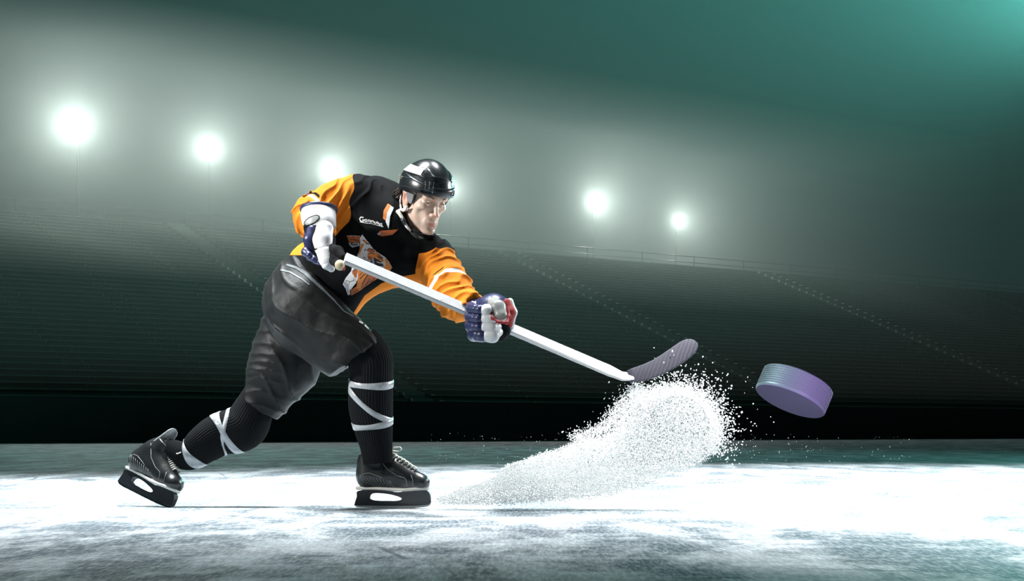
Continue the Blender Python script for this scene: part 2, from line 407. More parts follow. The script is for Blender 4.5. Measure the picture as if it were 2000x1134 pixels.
def drape(name, tree, layers, mats, parent, step=0.8, off=0.0015, origin=None):
    """cloth print: polygons drawn on a chart are laid onto the surface beneath them; layers = [(material index, polygon)], later ones on top"""
    ap = np.array([p for _, q in layers for p in q]); x0, y0 = ap.min(0) - 1; x1, y1 = ap.max(0) + 1
    xs = np.arange(x0, x1 + step, step); ys = np.arange(y0, y1 + step, step)
    cx, cy = np.meshgrid((xs[:-1] + xs[1:]) / 2, (ys[:-1] + ys[1:]) / 2, indexing='ij')
    idx = -np.ones(cx.shape, int)
    for m, q in layers: idx[inpoly(cx, cy, q)] = m
    o = Vector((0, 0, HCAM)) if origin is None else origin
    vid = {}; V_ = []; Fc = []; mi = []; depth = []
    def vert(i, j):
        if (i, j) in vid: return vid[(i, j)]
        d = (P(xs[i], ys[j], 6.0) - o).normalized(); h = tree.ray_cast(o, d)
        if h[0] is None: vid[(i, j)] = None; return None
        nn = h[1] if h[1].dot(d) < 0 else -h[1]
        V_.append(h[0] + nn * off * 0.8 - d * off * 0.4); depth.append(h[3]); vid[(i, j)] = len(V_) - 1; return vid[(i, j)]
    for i, j in zip(*np.nonzero(idx >= 0)):
        q = [vert(i, j), vert(i + 1, j), vert(i + 1, j + 1), vert(i, j + 1)]
        if None in q: continue
        dd = [depth[k] for k in q]
        if max(dd) - min(dd) > 0.02: continue
        Fc.append(q[::-1]); mi.append(int(idx[i, j]))
    if not Fc: return None
    return mesh_obj(name, V_, Fc, None, parent, True, mats=mats, midx=mi)
def stroke(pts, w):
    """a brush stroke of width w as a polygon"""
    L_, R_ = [], []
    for i, p in enumerate(pts):
        a = np.array(pts[max(i - 1, 0)], float); b = np.array(pts[min(i + 1, len(pts) - 1)], float); t = (b - a) / (np.linalg.norm(b - a) + 1e-9)
        ww = w[i] if isinstance(w, (list, tuple)) else w
        nrm = np.array([-t[1], t[0]]) * ww / 2; L_.append(tuple(np.array(p) + nrm)); R_.append(tuple(np.array(p) - nrm))
    return L_ + R_[::-1]
class Loft:
    """a tapered sleeve along a smooth path; at(s, th, extra) gives a point, s in 0..1"""
    def __init__(s, pts, rs, kdepth=0.95):
        s.p = [Vector(p) for p in pts]; s.r = rs; s.k = kdepth; n = len(pts)
        d = [0.0]
        for i in range(1, n): d.append(d[-1] + (s.p[i] - s.p[i - 1]).length)
        s.L = d[-1]; s.d = [x / d[-1] for x in d]
    def cr(s, t):
        t = min(max(t, 0.0), 1.0); i = max(j for j in range(len(s.d) - 1) if s.d[j] <= t + 1e-9)
        u = (t - s.d[i]) / (s.d[i + 1] - s.d[i]); P0, P1, P2, P3 = (s.p[max(i - 1, 0)], s.p[i], s.p[i + 1], s.p[min(i + 2, len(s.p) - 1)])
        q = 0.5 * ((2 * P1) + (P2 - P0) * u + (2 * P0 - 5 * P1 + 4 * P2 - P3) * u * u + (3 * P1 - 3 * P2 + P3 - P0) * u ** 3)
        R0, R1, R2, R3 = (s.r[max(i - 1, 0)], s.r[i], s.r[i + 1], s.r[min(i + 2, len(s.p) - 1)])
        r = 0.5 * ((2 * R1) + (R2 - R0) * u + (2 * R0 - 5 * R1 + 4 * R2 - R3) * u * u + (3 * R1 - 3 * R2 + R3 - R0) * u ** 3)
        return q, r
    def at(s, t, th, ex=0.0):
        q, r = s.cr(t); a, _ = s.cr(t - 0.02); b, _ = s.cr(t + 0.02); T = (b - a).normalized()
        e2 = Vector((0, -1, 0)); e2 = (e2 - T * e2.dot(T)).normalized(); e1 = T.cross(e2)     # e2 toward the front
        return q + (e1 * math.cos(th) + e2 * math.sin(th) * s.k) * (r + ex)
    def mesh(s, name, material, parent, t0=0.0, t1=1.0, nt=60, seg=96, rib=None, ex=0.0, edge=True):
        v, f = [], []
        for i in range(nt + 1):
            t = t0 + (t1 - t0) * i / nt
            for k in range(seg):
                th = 2 * math.pi * k / seg
                e = ex + (rib(t, th) if rib else 0.0)
                v.append(s.at(t, th, e))
        for i in range(nt):
            for k in range(seg): f.append((i * seg + k, i * seg + (k + 1) % seg, (i + 1) * seg + (k + 1) % seg, (i + 1) * seg + k))
        f.append(tuple(range(seg))[::-1]); f.append(tuple(nt * seg + k for k in range(seg)))
        return mesh_obj(name, v, f, material, parent, True)
    def band(s, name, material, parent, t0, w, A=0.0, ph=0.0, ex=0.003, seg=96, wob=0.0):
        """tape wound once around: centre t0 + A cos(th - ph), width w (in metres)"""
        v, f = [], []; hw = w / s.L / 2
        for k in range(seg):
            th = 2 * math.pi * k / seg; c = t0 + A * math.cos(th - ph) + wob * math.sin(5 * th) / s.L
            ww = hw * (1 + 0.12 * math.sin(3 * th + 1))
            for t, e in ((c - ww, ex - 0.002), (c - ww * 0.9, ex), (c + ww * 0.9, ex), (c + ww, ex - 0.002)): v.append(s.at(t, th, e))
        for k in range(seg):
            for j in range(3):
                a, b = k * 4 + j, ((k + 1) % seg) * 4 + j; f.append((a, b, b + 1, a + 1))
        return mesh_obj(name, v, f, material, parent, True)

# ================================================================== the skater
def thr_mat(name, base, layers, rough=0.7, bump=None, sheen=0.0, spec=0.4):
    """base colour, then per layer (attribute, colour): colour where the attribute is negative, with a crisp edge"""
    m, nt, b = nmat(name); N, L = nt.nodes, nt.links
    cur = N.new('ShaderNodeRGB'); cur.outputs[0].default_value = (*base, 1); cur = cur.outputs[0]
    for at, colr in layers:
        a = N.new('ShaderNodeAttribute'); a.attribute_name = at
        r = N.new('ShaderNodeMapRange'); r.inputs[1].default_value = -0.0006; r.inputs[2].default_value = 0.0006; r.inputs[3].default_value = 1; r.inputs[4].default_value = 0
        L.new(a.outputs['Fac'], r.inputs[0])
        mx = N.new('ShaderNodeMix'); mx.data_type = 'RGBA'; L.new(cur, mx.inputs['A']); mx.inputs['B'].default_value = (*colr, 1); L.new(r.outputs[0], mx.inputs['Factor']); cur = mx.outputs['Result']
    L.new(cur, b.inputs['Base Color']); b.inputs['Roughness'].default_value = rough; b.inputs['Sheen Weight'].default_value = sheen; b.inputs['Specular IOR Level'].default_value = spec
    if bump:
        tc = N.new('ShaderNodeTexCoord'); n = N.new('ShaderNodeTexNoise'); n.inputs['Scale'].default_value = bump[0]; n.inputs['Detail'].default_value = 3; L.new(tc.outputs['Object'], n.inputs['Vector'])
        bp = N.new('ShaderNodeBump'); bp.inputs['Strength'].default_value = bump[1]; bp.inputs['Distance'].default_value = 0.003; L.new(n.outputs['Fac'], bp.inputs['Height']); L.new(bp.outputs['Normal'], b.inputs['Normal'])
    return m
BLACK = (0.004, 0.0045, 0.005); ORANGE = (0.60, 0.185, 0.018); WHITE = (0.80, 0.80, 0.82); NAVY = (0.015, 0.02, 0.075)
YA = (0, 1, 0)

# ---- head frame: F forward, R the skater's right, U up
yaw, pit = math.radians(37), math.radians(23)
F0 = Vector((math.sin(yaw), -math.cos(yaw), 0)); Zv = Vector((0, 0, 1))
HF = F0 * math.cos(pit) - Zv * math.sin(pit); HU = Zv * math.cos(pit) + F0 * math.sin(pit); HR = HF.cross(HU)
HO = P(829, 386, 5.90)
def HW(f, r, u): return HO + HF * (f / 1000) + HR * (r / 1000) + HU * (u / 1000)    # millimetres in the head frame
hxf = frame_xf(HO, HF, HR, HU)

class Local:
    """grid points seen in the head frame"""
    def __init__(s, g):
        X, Y, Z = g.X - HO.x, g.Y - HO.y, g.Z - HO.z
        s.X = X * HF.x + Y * HF.y + Z * HF.z; s.Y = X * HR.x + Y * HR.y + Z * HR.z; s.Z = X * HU.x + Y * HU.y + Z * HU.z
def mm(*a): return tuple(x / 1000 for x in a)
def head_field(g):
    k = 0.018
    d = ell(g, mm(-12, 0, 32), mm(94, 73, 84))
    d = smin(d, ell(g, mm(32, 0, -28), mm(56, 61, 84)), k)
    for s in (-1, 1):
        d = smin(d, cone(g, mm(12, 50 * s, -58), mm(70, 15 * s, -105), .017, .016), 0.022)       # jaw
        d = smin(d, ell(g, mm(58, 43 * s, -22), mm(24, 20, 16)), 0.024)                            # cheekbone
        d = smin(d, cone(g, mm(87, 11 * s, 17), mm(76, 44 * s, 18), .0095, .009), 0.012)           # brow
    d = smin(d, ell(g, mm(62, 0, 40), mm(30, 52, 36)), 0.02)
    d = smin(d, ell(g, mm(76, 0, -74), mm(20, 32, 24)), 0.016)                                    # muzzle
    d = smin(d, ell(g, mm(82, 0, -108), mm(17, 19, 14)), 0.014)                                   # chin
    for s in (-1, 1):
        d = smax(d, -ell(g, mm(91, 30 * s, 1), mm(20, 19, 13)), 0.010)                             # sockets
        d = smax(d, -ell(g, mm(74, 52 * s, -58), mm(14, 10, 24)), 0.02)                            # hollow cheek
    d = smin(d, cone(g, mm(85, 0, 8), mm(103, 0, -36), .0065, .0085), 0.012)                      # nose
    d = smin(d, ell(g, mm(102, 0, -40), mm(11, 9, 8)), 0.006)
    for s in (-1, 1):
        d = smin(d, ell(g, mm(94, 12.5 * s, -43), mm(11, 7, 7.5)), 0.006)
        d = smax(d, -ell(g, mm(100, 7 * s, -50), mm(6, 3.2, 4)), 0.003)
        # lids
        up = smin(cone(g, mm(77, 17 * s, 2), mm(84, 30 * s, 5.5), .0036, .0046), cone(g, mm(84, 30 * s, 5.5), mm(71, 44 * s, 1.5), .0042, .0035), 0.004)
        lo = smin(cone(g, mm(77, 17 * s, 0), mm(82, 30 * s, -5.5), .003, .0038), cone(g, mm(82, 30 * s, -5.5), mm(71, 44 * s, -0.5), .0035, .003), 0.004)
        d = smin(d, smin(up, lo, 0.003), 0.006)
    for s in (-1, 1):                                                                             # lips
        d = smin(d, cone(g, mm(95.5, 0, -70.5), mm(83, 26 * s, -75), .0052, .003), 0.005)
        d = smin(d, cone(g, mm(94, 0, -81), mm(82, 23 * s, -78), .006, .003), 0.005)
        d = smax(d, -cone(g, mm(102, 0, -75.6), mm(86, 28 * s, -77), .0016, .0012), 0.003)
        d = smax(d, -cone(g, mm(101, 15 * s, -52), mm(88, 30 * s, -70), .0015, .002), 0.008)       # fold beside the mouth
    d = smax(d, -cone(g, mm(100, 0, -54), mm(98, 0, -62), .0022, .003), 0.006)
    d = smax(d, -cone(g, mm(98, -12, -93), mm(98, 12, -93), .004, .004), 0.010)
    for s in (-1, 1):                                                                             # ears
        e = ell(g, mm(-8, 76 * s, -14), mm(19, 7, 35))
        e = smax(e, -ell(g, mm(-4, 83 * s, -8), mm(9, 7, 16)), 0.005)
        e = smin(e, cone(g, mm(2, 80 * s, 12), mm(-18, 82 * s, 10), .004, .0045), 0.006); e = smin(e, cone(g, mm(-18, 82 * s, 10), mm(-20, 80 * s, -20), .0045, .004), 0.006)
        e = smin(e, ell(g, mm(-2, 76 * s, -42), mm(8, 5, 9)), 0.006)
        e = smin(e, ell(g, mm(7, 75 * s, -14), mm(4, 5, 7)), 0.005)
        d = smin(d, e, 0.006)
    return d

# ---- skate placement (local metres: x toe, y left, z up; origin under the middle of the runner)
Mf = Matrix.Rotation(math.radians(-4), 3, 'Z')
cF = P(768, 992, 6.0); cF.z = 0.001
Mr = Matrix.Rotation(math.radians(-30), 3, 'Z') @ Matrix.Rotation(math.radians(19), 3, 'Y') @ Matrix.Rotation(math.radians(-18), 3, 'X')
toe = P(334, 993, 6.05); toe.z = 0.002
cR = toe - Mr @ Vector((.143, 0, .012))
# ---- joints of the figure
J = dict(pel=P(600, 578, 6.04), mid=P(692, 502, 6.03), chest=P(757, 458, 6.0), neck=P(785, 428, 6.02),
         rsh=P(694, 398, 5.95), relb=P(612, 418, 5.90), rwr=P(624, 448, 5.70), lsh=P(852, 510, 5.94), lelb=P(882, 568, 5.76), lwr=P(935, 604, 5.62),
         rhip=P(600, 604, 5.95), rkne=P(722, 702, 5.88), rank=cF + Mf @ Vector((-.080, 0, .185)), lhip=P(578, 622, 6.12), lkne=P(488, 815, 6.13), lank=cR + Mr @ Vector((-.022, 0, .212)))
def body_field(g):
    d = chain(g, [J['pel'], J['mid'], J['chest']], [.115, .11, .125], 0.05, YA, .8)
    d = smin(d, chain(g, [J['chest'], J['rsh'], J['relb'], J['rwr']], [.09, .065, .042, .028], 0.03), 0.04)
    d = smin(d, chain(g, [J['chest'], J['lsh'], J['lelb'], J['lwr']], [.09, .06, .042, .028], 0.03), 0.04)
    d = smin(d, chain(g, [J['pel'], J['rhip'], J['rkne'], J['rank']], [.1, .095, .058, .038], 0.04), 0.04)
    d = smin(d, chain(g, [J['pel'], J['lhip'], P(556, 715, 6.13), J['lkne'], P(401, 866, 6.12), P(366, 889, 6.12), J['lank']], [.1, .085, .075, .056, .042, .034, .028], 0.03), 0.04)
    for c, M, tpq in ((cF, Mf, (-.070, 0, .175)), (cR, Mr, (-.022, 0, .212))):
        d = smin(d, chain(g, [c + M @ Vector(q) for q in (tpq, (-.075, 0, .13), (.075, 0, .108))], [.028, .030, .022], .01), 0.01)                                        # feet inside the skates
    for w, tip in ((J['rwr'], P(640, 505, 5.66)), (J['lwr'], P(962, 620, 5.60))):
        d = smin(d, cone(g, w, tip, .028, .032), 0.02)                                           # palms inside the gloves
    d = smin(d, chain(g, [J['chest'], J['neck'], HW(-22, 0, -70)], [.09, .066, .056], 0.03), 0.04)
    d = smin(d, cone(g, J['neck'], HW(28, 14, -78), .045, .036), 0.02)
    return d
def axis_pts(lo, hi, flo, fhi, hc, hf):
    return np.concatenate([np.arange(lo, flo, hc), np.arange(flo, fhi, hf), np.arange(fhi, hi + hc, hc)]).astype(np.float32)
lo, hi = bbox(list(J.values()) + [HW(0, 0, 120), P(700, 975, 6.0), P(330, 985, 6.0)], 0.13)
fl, fh = bbox([HW(f, r, u) for f in (-100, 118) for r in (-84, 84) for u in (-118, 112)], 0.0)
gb = Grid(lo, hi, xs=axis_pts(lo[0], hi[0], fl[0], fh[0], .012, .0024), ys=axis_pts(lo[1], hi[1], fl[1], fh[1], .012, .0024), zs=axis_pts(lo[2], hi[2], fl[2], fh[2], .012, .0024))
def person_field(g):
    d = np.ascontiguousarray(body_field(g)) * np.ones((len(g.xs), len(g.ys), len(g.zs)), np.float32)
    def sl(a, lo, hi): return slice(max(int(np.searchsorted(a, lo)) - 2, 0), int(np.searchsorted(a, hi)) + 2)
    a, b, c = (sl(v, fl[i] - .03, fh[i] + .03) for i, v in enumerate((g.xs, g.ys, g.zs)))
    sub = Grid(None, None, xs=g.xs[a], ys=g.ys[b], zs=g.zs[c])
    d[a, b, c] = smin(d[a, b, c], head_field(Local(sub)), 0.012)
    return d
def skin_attrs():
    def lips(p):
        q = Local(p); return np.minimum(cone(q, mm(95, 0, -73), mm(83, 23, -76), .0055, .003), np.minimum(cone(q, mm(95, 0, -73), mm(83, -23, -76), .0055, .003), cone(q, mm(93, -10, -81), mm(93, 10, -81), .007, .007))) - 0.0005
    def stub(p):
        q = Local(p); d = np.minimum(ell(q, mm(70, 0, -92), mm(60, 62, 26)), ell(q, mm(98, 0, -60), mm(18, 26, 7)))
        return np.clip(0.5 - d / 0.03, 0, 1)
    def red(p):
        q = Local(p); d = np.minimum(ell(q, mm(-8, 80, -12), mm(20, 20, 30)), ell(q, mm(104, 0, -42), mm(12, 16, 9)))
        return np.clip(0.5 - d / 0.014, 0, 1)
    return dict(lips=lips, stub=stub, red=red)
def skin_material():
    m, nt, b = nmat('skin'); N, L = nt.nodes, nt.links
    cur = (0.66, 0.43, 0.32)
    out = None
    def A(n): a = N.new('ShaderNodeAttribute'); a.attribute_name = n; return a.outputs['Fac']
    tc = N.new('ShaderNodeTexCoord'); nz = N.new('ShaderNodeTexNoise'); nz.inputs['Scale'].default_value = 60; L.new(tc.outputs['Object'], nz.inputs['Vector'])
    mx0 = N.new('ShaderNodeMix'); mx0.data_type = 'RGBA'; mx0.inputs['A'].default_value = (0.74, 0.58, 0.48, 1); mx0.inputs['B'].default_value = (0.64, 0.44, 0.34, 1); L.new(nz.outputs['Fac'], mx0.inputs['Factor'])
    out = mx0.outputs['Result']
    for at, colr, amt in (('stub', (0.26, 0.19, 0.15), 0.55), ('red', (0.72, 0.22, 0.15), 0.5)):
        ml = N.new('ShaderNodeMath'); ml.operation = 'MULTIPLY'; ml.inputs[1].default_value = amt; L.new(A(at), ml.inputs[0])
        mx = N.new('ShaderNodeMix'); mx.data_type = 'RGBA'; L.new(out, mx.inputs['A']); mx.inputs['B'].default_value = (*colr, 1); L.new(ml.outputs[0], mx.inputs['Factor']); out = mx.outputs['Result']
    r = N.new('ShaderNodeMapRange'); r.inputs[1].default_value = -0.001; r.inputs[2].default_value = 0.001; r.inputs[3].default_value = 0.8; r.inputs[4].default_value = 0; L.new(A('lips'), r.inputs[0])
    mx = N.new('ShaderNodeMix'); mx.data_type = 'RGBA'; L.new(out, mx.inputs['A']); mx.inputs['B'].default_value = (0.42, 0.16, 0.14, 1); L.new(r.outputs[0], mx.inputs['Factor']); out = mx.outputs['Result']
    L.new(out, b.inputs['Base Color']); b.inputs['Roughness'].default_value = 0.42; b.inputs['Subsurface Weight'].default_value = 0.08; b.inputs['Subsurface Radius'].default_value = (0.01, 0.004, 0.002); b.inputs['Subsurface Scale'].default_value = 0.5
    return m
player = sculpt('hockey_player', None, None, None, person_field, skin_material(), grid=gb, attrs=skin_attrs())
tag(player, 'person in black and orange hockey kit, helmet and skates, lunging low as he shoots', 'person')

# eyes, brows
m_eye = thr_mat('eye_white', (0.30, 0.26, 0.24), [('iris', (0.05, 0.045, 0.035)), ('pupil', (0.004, 0.004, 0.004))], rough=0.35, spec=0.25)
for s in (1, -1):
    c = mm(72.5, 30.5 * s, 0.5); look = Vector((1, -0.22, -0.05)).normalized(); ic = Vector(c) + look * .0125
    sculpt('eye', (.05, c[1] - .02, -.02), (.09, c[1] + .02, .02), .0009, lambda g, c=c: ell(g, c, (.0125, .0125, .0125)), m_eye, player,
           attrs=dict(iris=lambda p, ic=ic: cone(p, ic, ic, .0080, .0080), pupil=lambda p, ic=ic: cone(p, ic, ic, .0035, .0035)), xf=hxf)
m_brow = mat('brow_hair', (0.10, 0.055, 0.03), 0.6)
m_hair = mat('hair', (0.030, 0.017, 0.010), 0.45, bump=(140, 0.6))
for s in (1, -1):
    mb = MB(); r2 = random.Random(5)
    for i in range(60):
        t = i / 59; f, r, u = 94 - 16 * t ** 2, (11 + 36 * t) * s, 17 + 7 * math.sin(t * 2.6)
        u += r2.uniform(-3.2, 3.2); mb.tube([HW(f - 2, r, u - 1.5), HW(f + 1.5, r + 3 * s, u + 1), HW(f + .5, r + 7 * s, u + 1.5)], [.0009, .0008, .0003], 5)
    mb.build('eyebrow', m_brow, player, True)
for s in (1, -1):
    mb = MB(); mb.tube([HW(82, 18 * s, 0), HW(86.5, 23 * s, 2.4), HW(88.8, 30 * s, 3.4), HW(85, 37 * s, 2.4), HW(77, 44 * s, -1)], [.0006, .0014, .0017, .0014, .0006], 6); mb.build('eyelash', m_brow, player, True)
# hair: cap on the back of the skull and loose locks on the nape
def hair_field(g):
    d = ell(g, mm(-24, 0, 10), mm(86, 80, 82)); d = smin(d, ell(g, mm(-72, 10, -40), mm(28, 50, 34)), 0.02)
    d = smin(d, ell(g, mm(26, 69, 6), mm(13, 8, 24)), 0.01); d = smin(d, ell(g, mm(26, -69, 6), mm(13, 8, 24)), 0.01)
    d = smax(d, (g.Z - 0.05 + 0 * g.X + 0 * g.Y), 0.01); d = smax(d, -(ell(g, mm(-6, 84, -14), mm(21, 26, 36))), 0.006); d = smax(d, -(ell(g, mm(-6, -84, -14), mm(21, 26, 36))), 0.006)
    return d + 0.0022 * np.sin(g.X * 500 + 3 * np.sin(g.Z * 90)) * np.cos(g.Y * 420 + g.Z * 60)
hair = sculpt('hair', (-.125, -.1, -.1), (.06, .1, .07), .0032, hair_field, m_hair, player, xf=hxf)
mb = MB(); r2 = random.Random(11)
for i in range(150):
    a = r2.uniform(-1, 1); f0, r0 = -60 - 36 * (1 - abs(a)) + r2.uniform(-8, 8), 16 + 56 * a; u0 = r2.uniform(-20, 25); ln = r2.uniform(35, 75)
    if r0 < -60: continue
    p = [HW(f0 - 4, r0, u0), HW(f0 - 18, r0 * 1.05 + 3, u0 - ln * .35), HW(f0 - 24 - r2.uniform(0, 14), r0 * 1.08 + r2.uniform(-4, 10), u0 - ln * .7), HW(f0 - 26 - r2.uniform(0, 26), r0 * 1.1 + r2.uniform(-6, 16), u0 - ln)]
    mb.tube(p, [.0028, .003, .0022, .0004], 5)
mb.build('lock', m_hair, hair, True)

# ---- jersey
sleeveR = [J['rsh'], J['relb'], P(622, 446, 5.73)]; sleeveL = [J['lsh'], P(880, 570, 5.78), P(926, 598, 5.63)]
def torso_f(g):
    d = chain(g, [P(628, 566, 6.02), P(690, 503, 6.01), P(752, 458, 5.98)], [.165, .148, .150], 0.05, YA, .86)
    d = smin(d, chain(g, [P(700, 528, 5.95), P(800, 512, 5.93)], [.085, .09], 0.05), 0.07)
    d = smin(d, chain(g, [P(752, 456, 5.98), P(696, 392, 5.97)], [.12, .098], 0.05), 0.05)
    d = smin(d, cone(g, P(735, 402, 6.04), P(752, 406, 6.04), .115, .11), 0.04)
    d = smin(d, cone(g, P(778, 464, 6.0), P(846, 504, 5.96), .115, .076), 0.05)
    d = smin(d, cone(g, P(602, 510, 6.05), P(640, 520, 6.02), .07, .1), 0.05)
    return d
def armR_f(g): return smin(cone(g, P(700, 392, 5.96), P(650, 398, 5.93), .088, .078), chain(g, [P(650, 398, 5.93), P(614, 424, 5.90), P(626, 450, 5.74)], [.078, .078, .055], 0.03), 0.03)
def armL_f(g): return chain(g, [P(850, 508, 5.94), P(880, 566, 5.80), P(893, 590, 5.74), P(928, 600, 5.63)], [.080, .078, .066, .050], 0.03)
def sheet(g, o, d, w):    # signed distance to a seam plane through o, normal d
    return plane(g, o, d)
hemN = (P(628, 566, 6) - P(690, 503, 6)).normalized()
def folds(g):
    n1 = vnoise(g, (9, 6, 9), 3); n2 = vnoise(g, (22, 10, 22), 5)
    f = 0.0052 * (1 - 2 * np.abs(np.sin(g.X * 34 + g.Z * 30 + 3.2 * n1))) * (0.35 + 0.65 * (n2 > 0) * 0 + 0.4 * n1)
    return f + 0.003 * n2
def sleeve_folds(g, c, ax, fr, amp, seed):
    ax = Vector(ax).normalized(); s = (g.X - c[0]) * ax[0] + (g.Y - c[1]) * ax[1] + (g.Z - c[2]) * ax[2]
    n = vnoise(g, (16, 16, 16), seed); r = np.sin(s * fr + 2.6 * n)
    return amp * (np.exp(-(r / .5) ** 2) - .3)
def jersey_f(g):
    t = torso_f(g); r = armR_f(g); l = armL_f(g)
    r = smax(r, plane(g, P(623, 449, 5.74), (P(624, 452, 5.7) - P(612, 418, 5.9))), 0.01)
    l = smax(l, plane(g, P(926, 600, 5.63), (P(928, 600, 5.63) - P(893, 590, 5.74))), 0.006)
    r = r - sleeve_folds(g, P(650, 398, 5.93), Vector((1, .1, -.75)), 72, .010, 21)
    l = l - sleeve_folds(g, P(880, 566, 5.8), Vector((.55, -.2, -.9)), 66, .010, 22)
    d = smin(smin(t + 0.6 * folds(g), r, 0.03), l, 0.03)
    d = smax(d, plane(g, P(629, 566, 6.0), hemN), 0.012)                     # hem
    d = smax(d, -(cone(g, HW(-26, 0, -60), HW(28, 6, -100), .060, .058)), 0.008); d = smax(d, -(cone(g, HW(40, 0, -90), HW(96, 0, -112), .050, .034)), 0.012)   # neck opening
    return d
def j_orange(p):
    t, r, l = torso_f(p), armR_f(p), armL_f(p)
    seamR = plane(p, P(688, 380, 5.95), Vector((1, 0.1, -0.12)))              # sleeve set-in seam
    wob = 0.006 * np.sin(p.Z * 60)
    a = np.maximum(seamR + wob, r - 0.02 - 0 * t); a = np.where(p.Z < P(0, 470, 5.9).z, np.maximum(a, r - t), a)
    seamL = -plane(p, P(868, 520, 5.93), (P(893, 590, 5.74) - P(848, 506, 5.94)) )
    b = np.maximum(seamL, l - t - 0.02)
    # side panel under the chest and along the hem
    x0, z0 = p.X, p.Z
    pz = 840 - (p.Z - HCAM) * FPX / p.Y; px_ = p.X * FPX / p.Y + 1000
    line = np.interp(px_, [560, 690, 712, 745, 780, 820, 860, 900], [470, 612, 577, 553, 541, 533, 510, 500])
    c = np.where(px_ > 690, (line - pz) / 500, 1.0)
    hem = np.where(px_ < 600, (470 - pz) / 500 + 0 * px_, 1.0); hem = np.maximum(hem, (pz - 498) / 500)
    return np.minimum(np.minimum(a, b), np.minimum(c, hem))
def j_white(p):
    w1 = np.abs(plane(p, P(606, 397, 5.9), (P(598, 410, 5.88) - P(650, 392, 5.93)))) - .0065
    w1 = np.maximum(w1, p.X - P(628, 0, 5.9).x); w1 = np.where(p.Z > P(0, 425, 5.9).z, w1, 1.0)
    w2 = np.abs(plane(p, P(880, 566, 5.80), (P(898, 590, 5.72) - P(868, 548, 5.84)))) - .0085; w2 = np.maximum(w2, armL_f(p) - torso_f(p))
    return np.minimum(w1, w2)
def j_black2(p):
    w1 = np.abs(plane(p, P(613, 391, 5.9), (P(598, 410, 5.88) - P(650, 392, 5.93))) ) - .005
    w1 = np.maximum(w1, p.X - P(628, 0, 5.9).x); w1 = np.where(p.Z > P(0, 425, 5.9).z, w1, 1.0)
    w2 = np.abs(plane(p, P(873, 556, 5.82), (P(898, 590, 5.72) - P(868, 548, 5.84)))) - .004; w2 = np.maximum(w2, armL_f(p) - torso_f(p)); w2 = np.maximum(w2, p.X - P(868, 0, 5.8).x)
    return np.minimum(w1, w2)
m_jersey = thr_mat('jersey_cloth', BLACK, [('orange', ORANGE), ('black2', BLACK), ('white', WHITE)], rough=0.75, bump=(220, 0.25), sheen=0.0, spec=0.06)
lo, hi = bbox([P(560, 340, 5.9), P(940, 625, 5.55), P(600, 560, 6.25)], 0.02)
jersey = sculpt('jersey', lo, hi, .0042, jersey_f, m_jersey, player, attrs=dict(orange=j_orange, white=j_white, black2=j_black2))

# ---- trousers
def pants_f(g):
    ff = chain(g, [P(596, 590, 6.02), P(606, 608, 5.97), P(690, 688, 5.89)], [.168, .162, .128], 0.04, YA, .88)
    w = vnoise(g, (8, 8, 8), 31)
    ff = ff - 0.006 * np.sin(g.X * 26 + g.Z * 40 + 3 * w) * (0.5 + 0.5 * w)
    hemF = Vector((73, 0, -112)).normalized()
    ff = smax(ff, plane(g, P(697, 700, 5.88), hemF), 0.006)
    b = chain(g, [P(576, 642, 6.12), P(556, 710, 6.13), P(503, 797, 6.13)], [.135, .135, .090], 0.04, YA, .9)
    b = b - 0.007 * (1 - np.abs(np.sin(g.Z * 70 + g.X * 12 + 2.5 * w))) ** 2 * np.clip(1 - np.abs(g.X - P(520, 0, 6.1).x) / .14, 0, 1)
    b = smax(b, plane(g, P(503, 793, 6.13), (P(503, 797, 6) - P(545, 738, 6))), 0.005)
    d = smin(ff, b, 0.015)
    d = smin(d, cone(g, P(606, 560, 6.03), P(616, 545, 6.03), .145, .14, YA, .85), 0.03)
    d = smax(d, -plane(g, P(628, 548, 6.02), hemN), 0.01)
    s_ = (g.X * .75 + g.Z * .66); w2 = vnoise(g, (5, 5, 5), 44)
    cr = (1 - np.abs(np.sin(s_ * 31 + 4.2 * w2))) ** 3 * (0.5 + 0.5 * vnoise(g, (7, 7, 7), 45))
    return d + 0.0022 * vnoise(g, (30, 30, 30), 9) - .011 * cr
m_pants = mat('trouser_nylon', (0.0045, 0.006, 0.006), 0.52, bump=(22, 0.9), sheen=0.02, spec=0.2)
lo, hi = bbox([P(460, 500, 5.7), P(775, 845, 6.3)], 0.03)
pants = sculpt('hockey_pants', lo, hi, .0058, pants_f, m_pants, player)

# ---- socks with tape
m_sock = mat('sock_knit', (0.006, 0.007, 0.008), 0.9, sheen=0.02, spec=0.08)
m_tape = mat('clear_tape', (0.34, 0.36, 0.38), 0.22, bump=(90, 0.5), spec=0.8, var=(40, 0.25))
rib = lambda amp, n: (lambda t, th: amp * math.sin(n * th))
sF = Loft([P(700, 668, 5.88), P(722, 700, 5.88), P(725, 740, 5.90), P(724, 790, 5.92), P(729, 832, 5.94), P(735, 872, 5.95), P(738, 905, 5.95)], [.080, .086, .083, .085, .075, .062, .056])
sB = Loft([P(512, 770, 6.13), P(495, 801, 6.13), P(475, 834, 6.13), P(430, 848, 6.13), P(401, 866, 6.12), P(366, 889, 6.12), J['lank'] + (P(366, 889, 6.12) - J['lank']) * .15], [.072, .080, .092, .084, .077, .058, .042])
sockF = sF.mesh('sock', m_sock, player, nt=90, seg=240, rib=rib(.0011, 48))
sockB = sB.mesh('sock', m_sock, player, nt=90, seg=240, rib=rib(.0011, 48))
def s_at(lf, px, py):      # path parameter closest to a chart position
    return min((i / 200 for i in range(201)), key=lambda t: (lambda q: (q.x / q.y * FPX + 1000 - px) ** 2 + (840 - (q.z - HCAM) / q.y * FPX - py) ** 2)(lf.cr(t)[0]))
sF.band('tape', m_tape, sockF, s_at(sF, 725, 747), .028, ex=.0035, wob=.0)
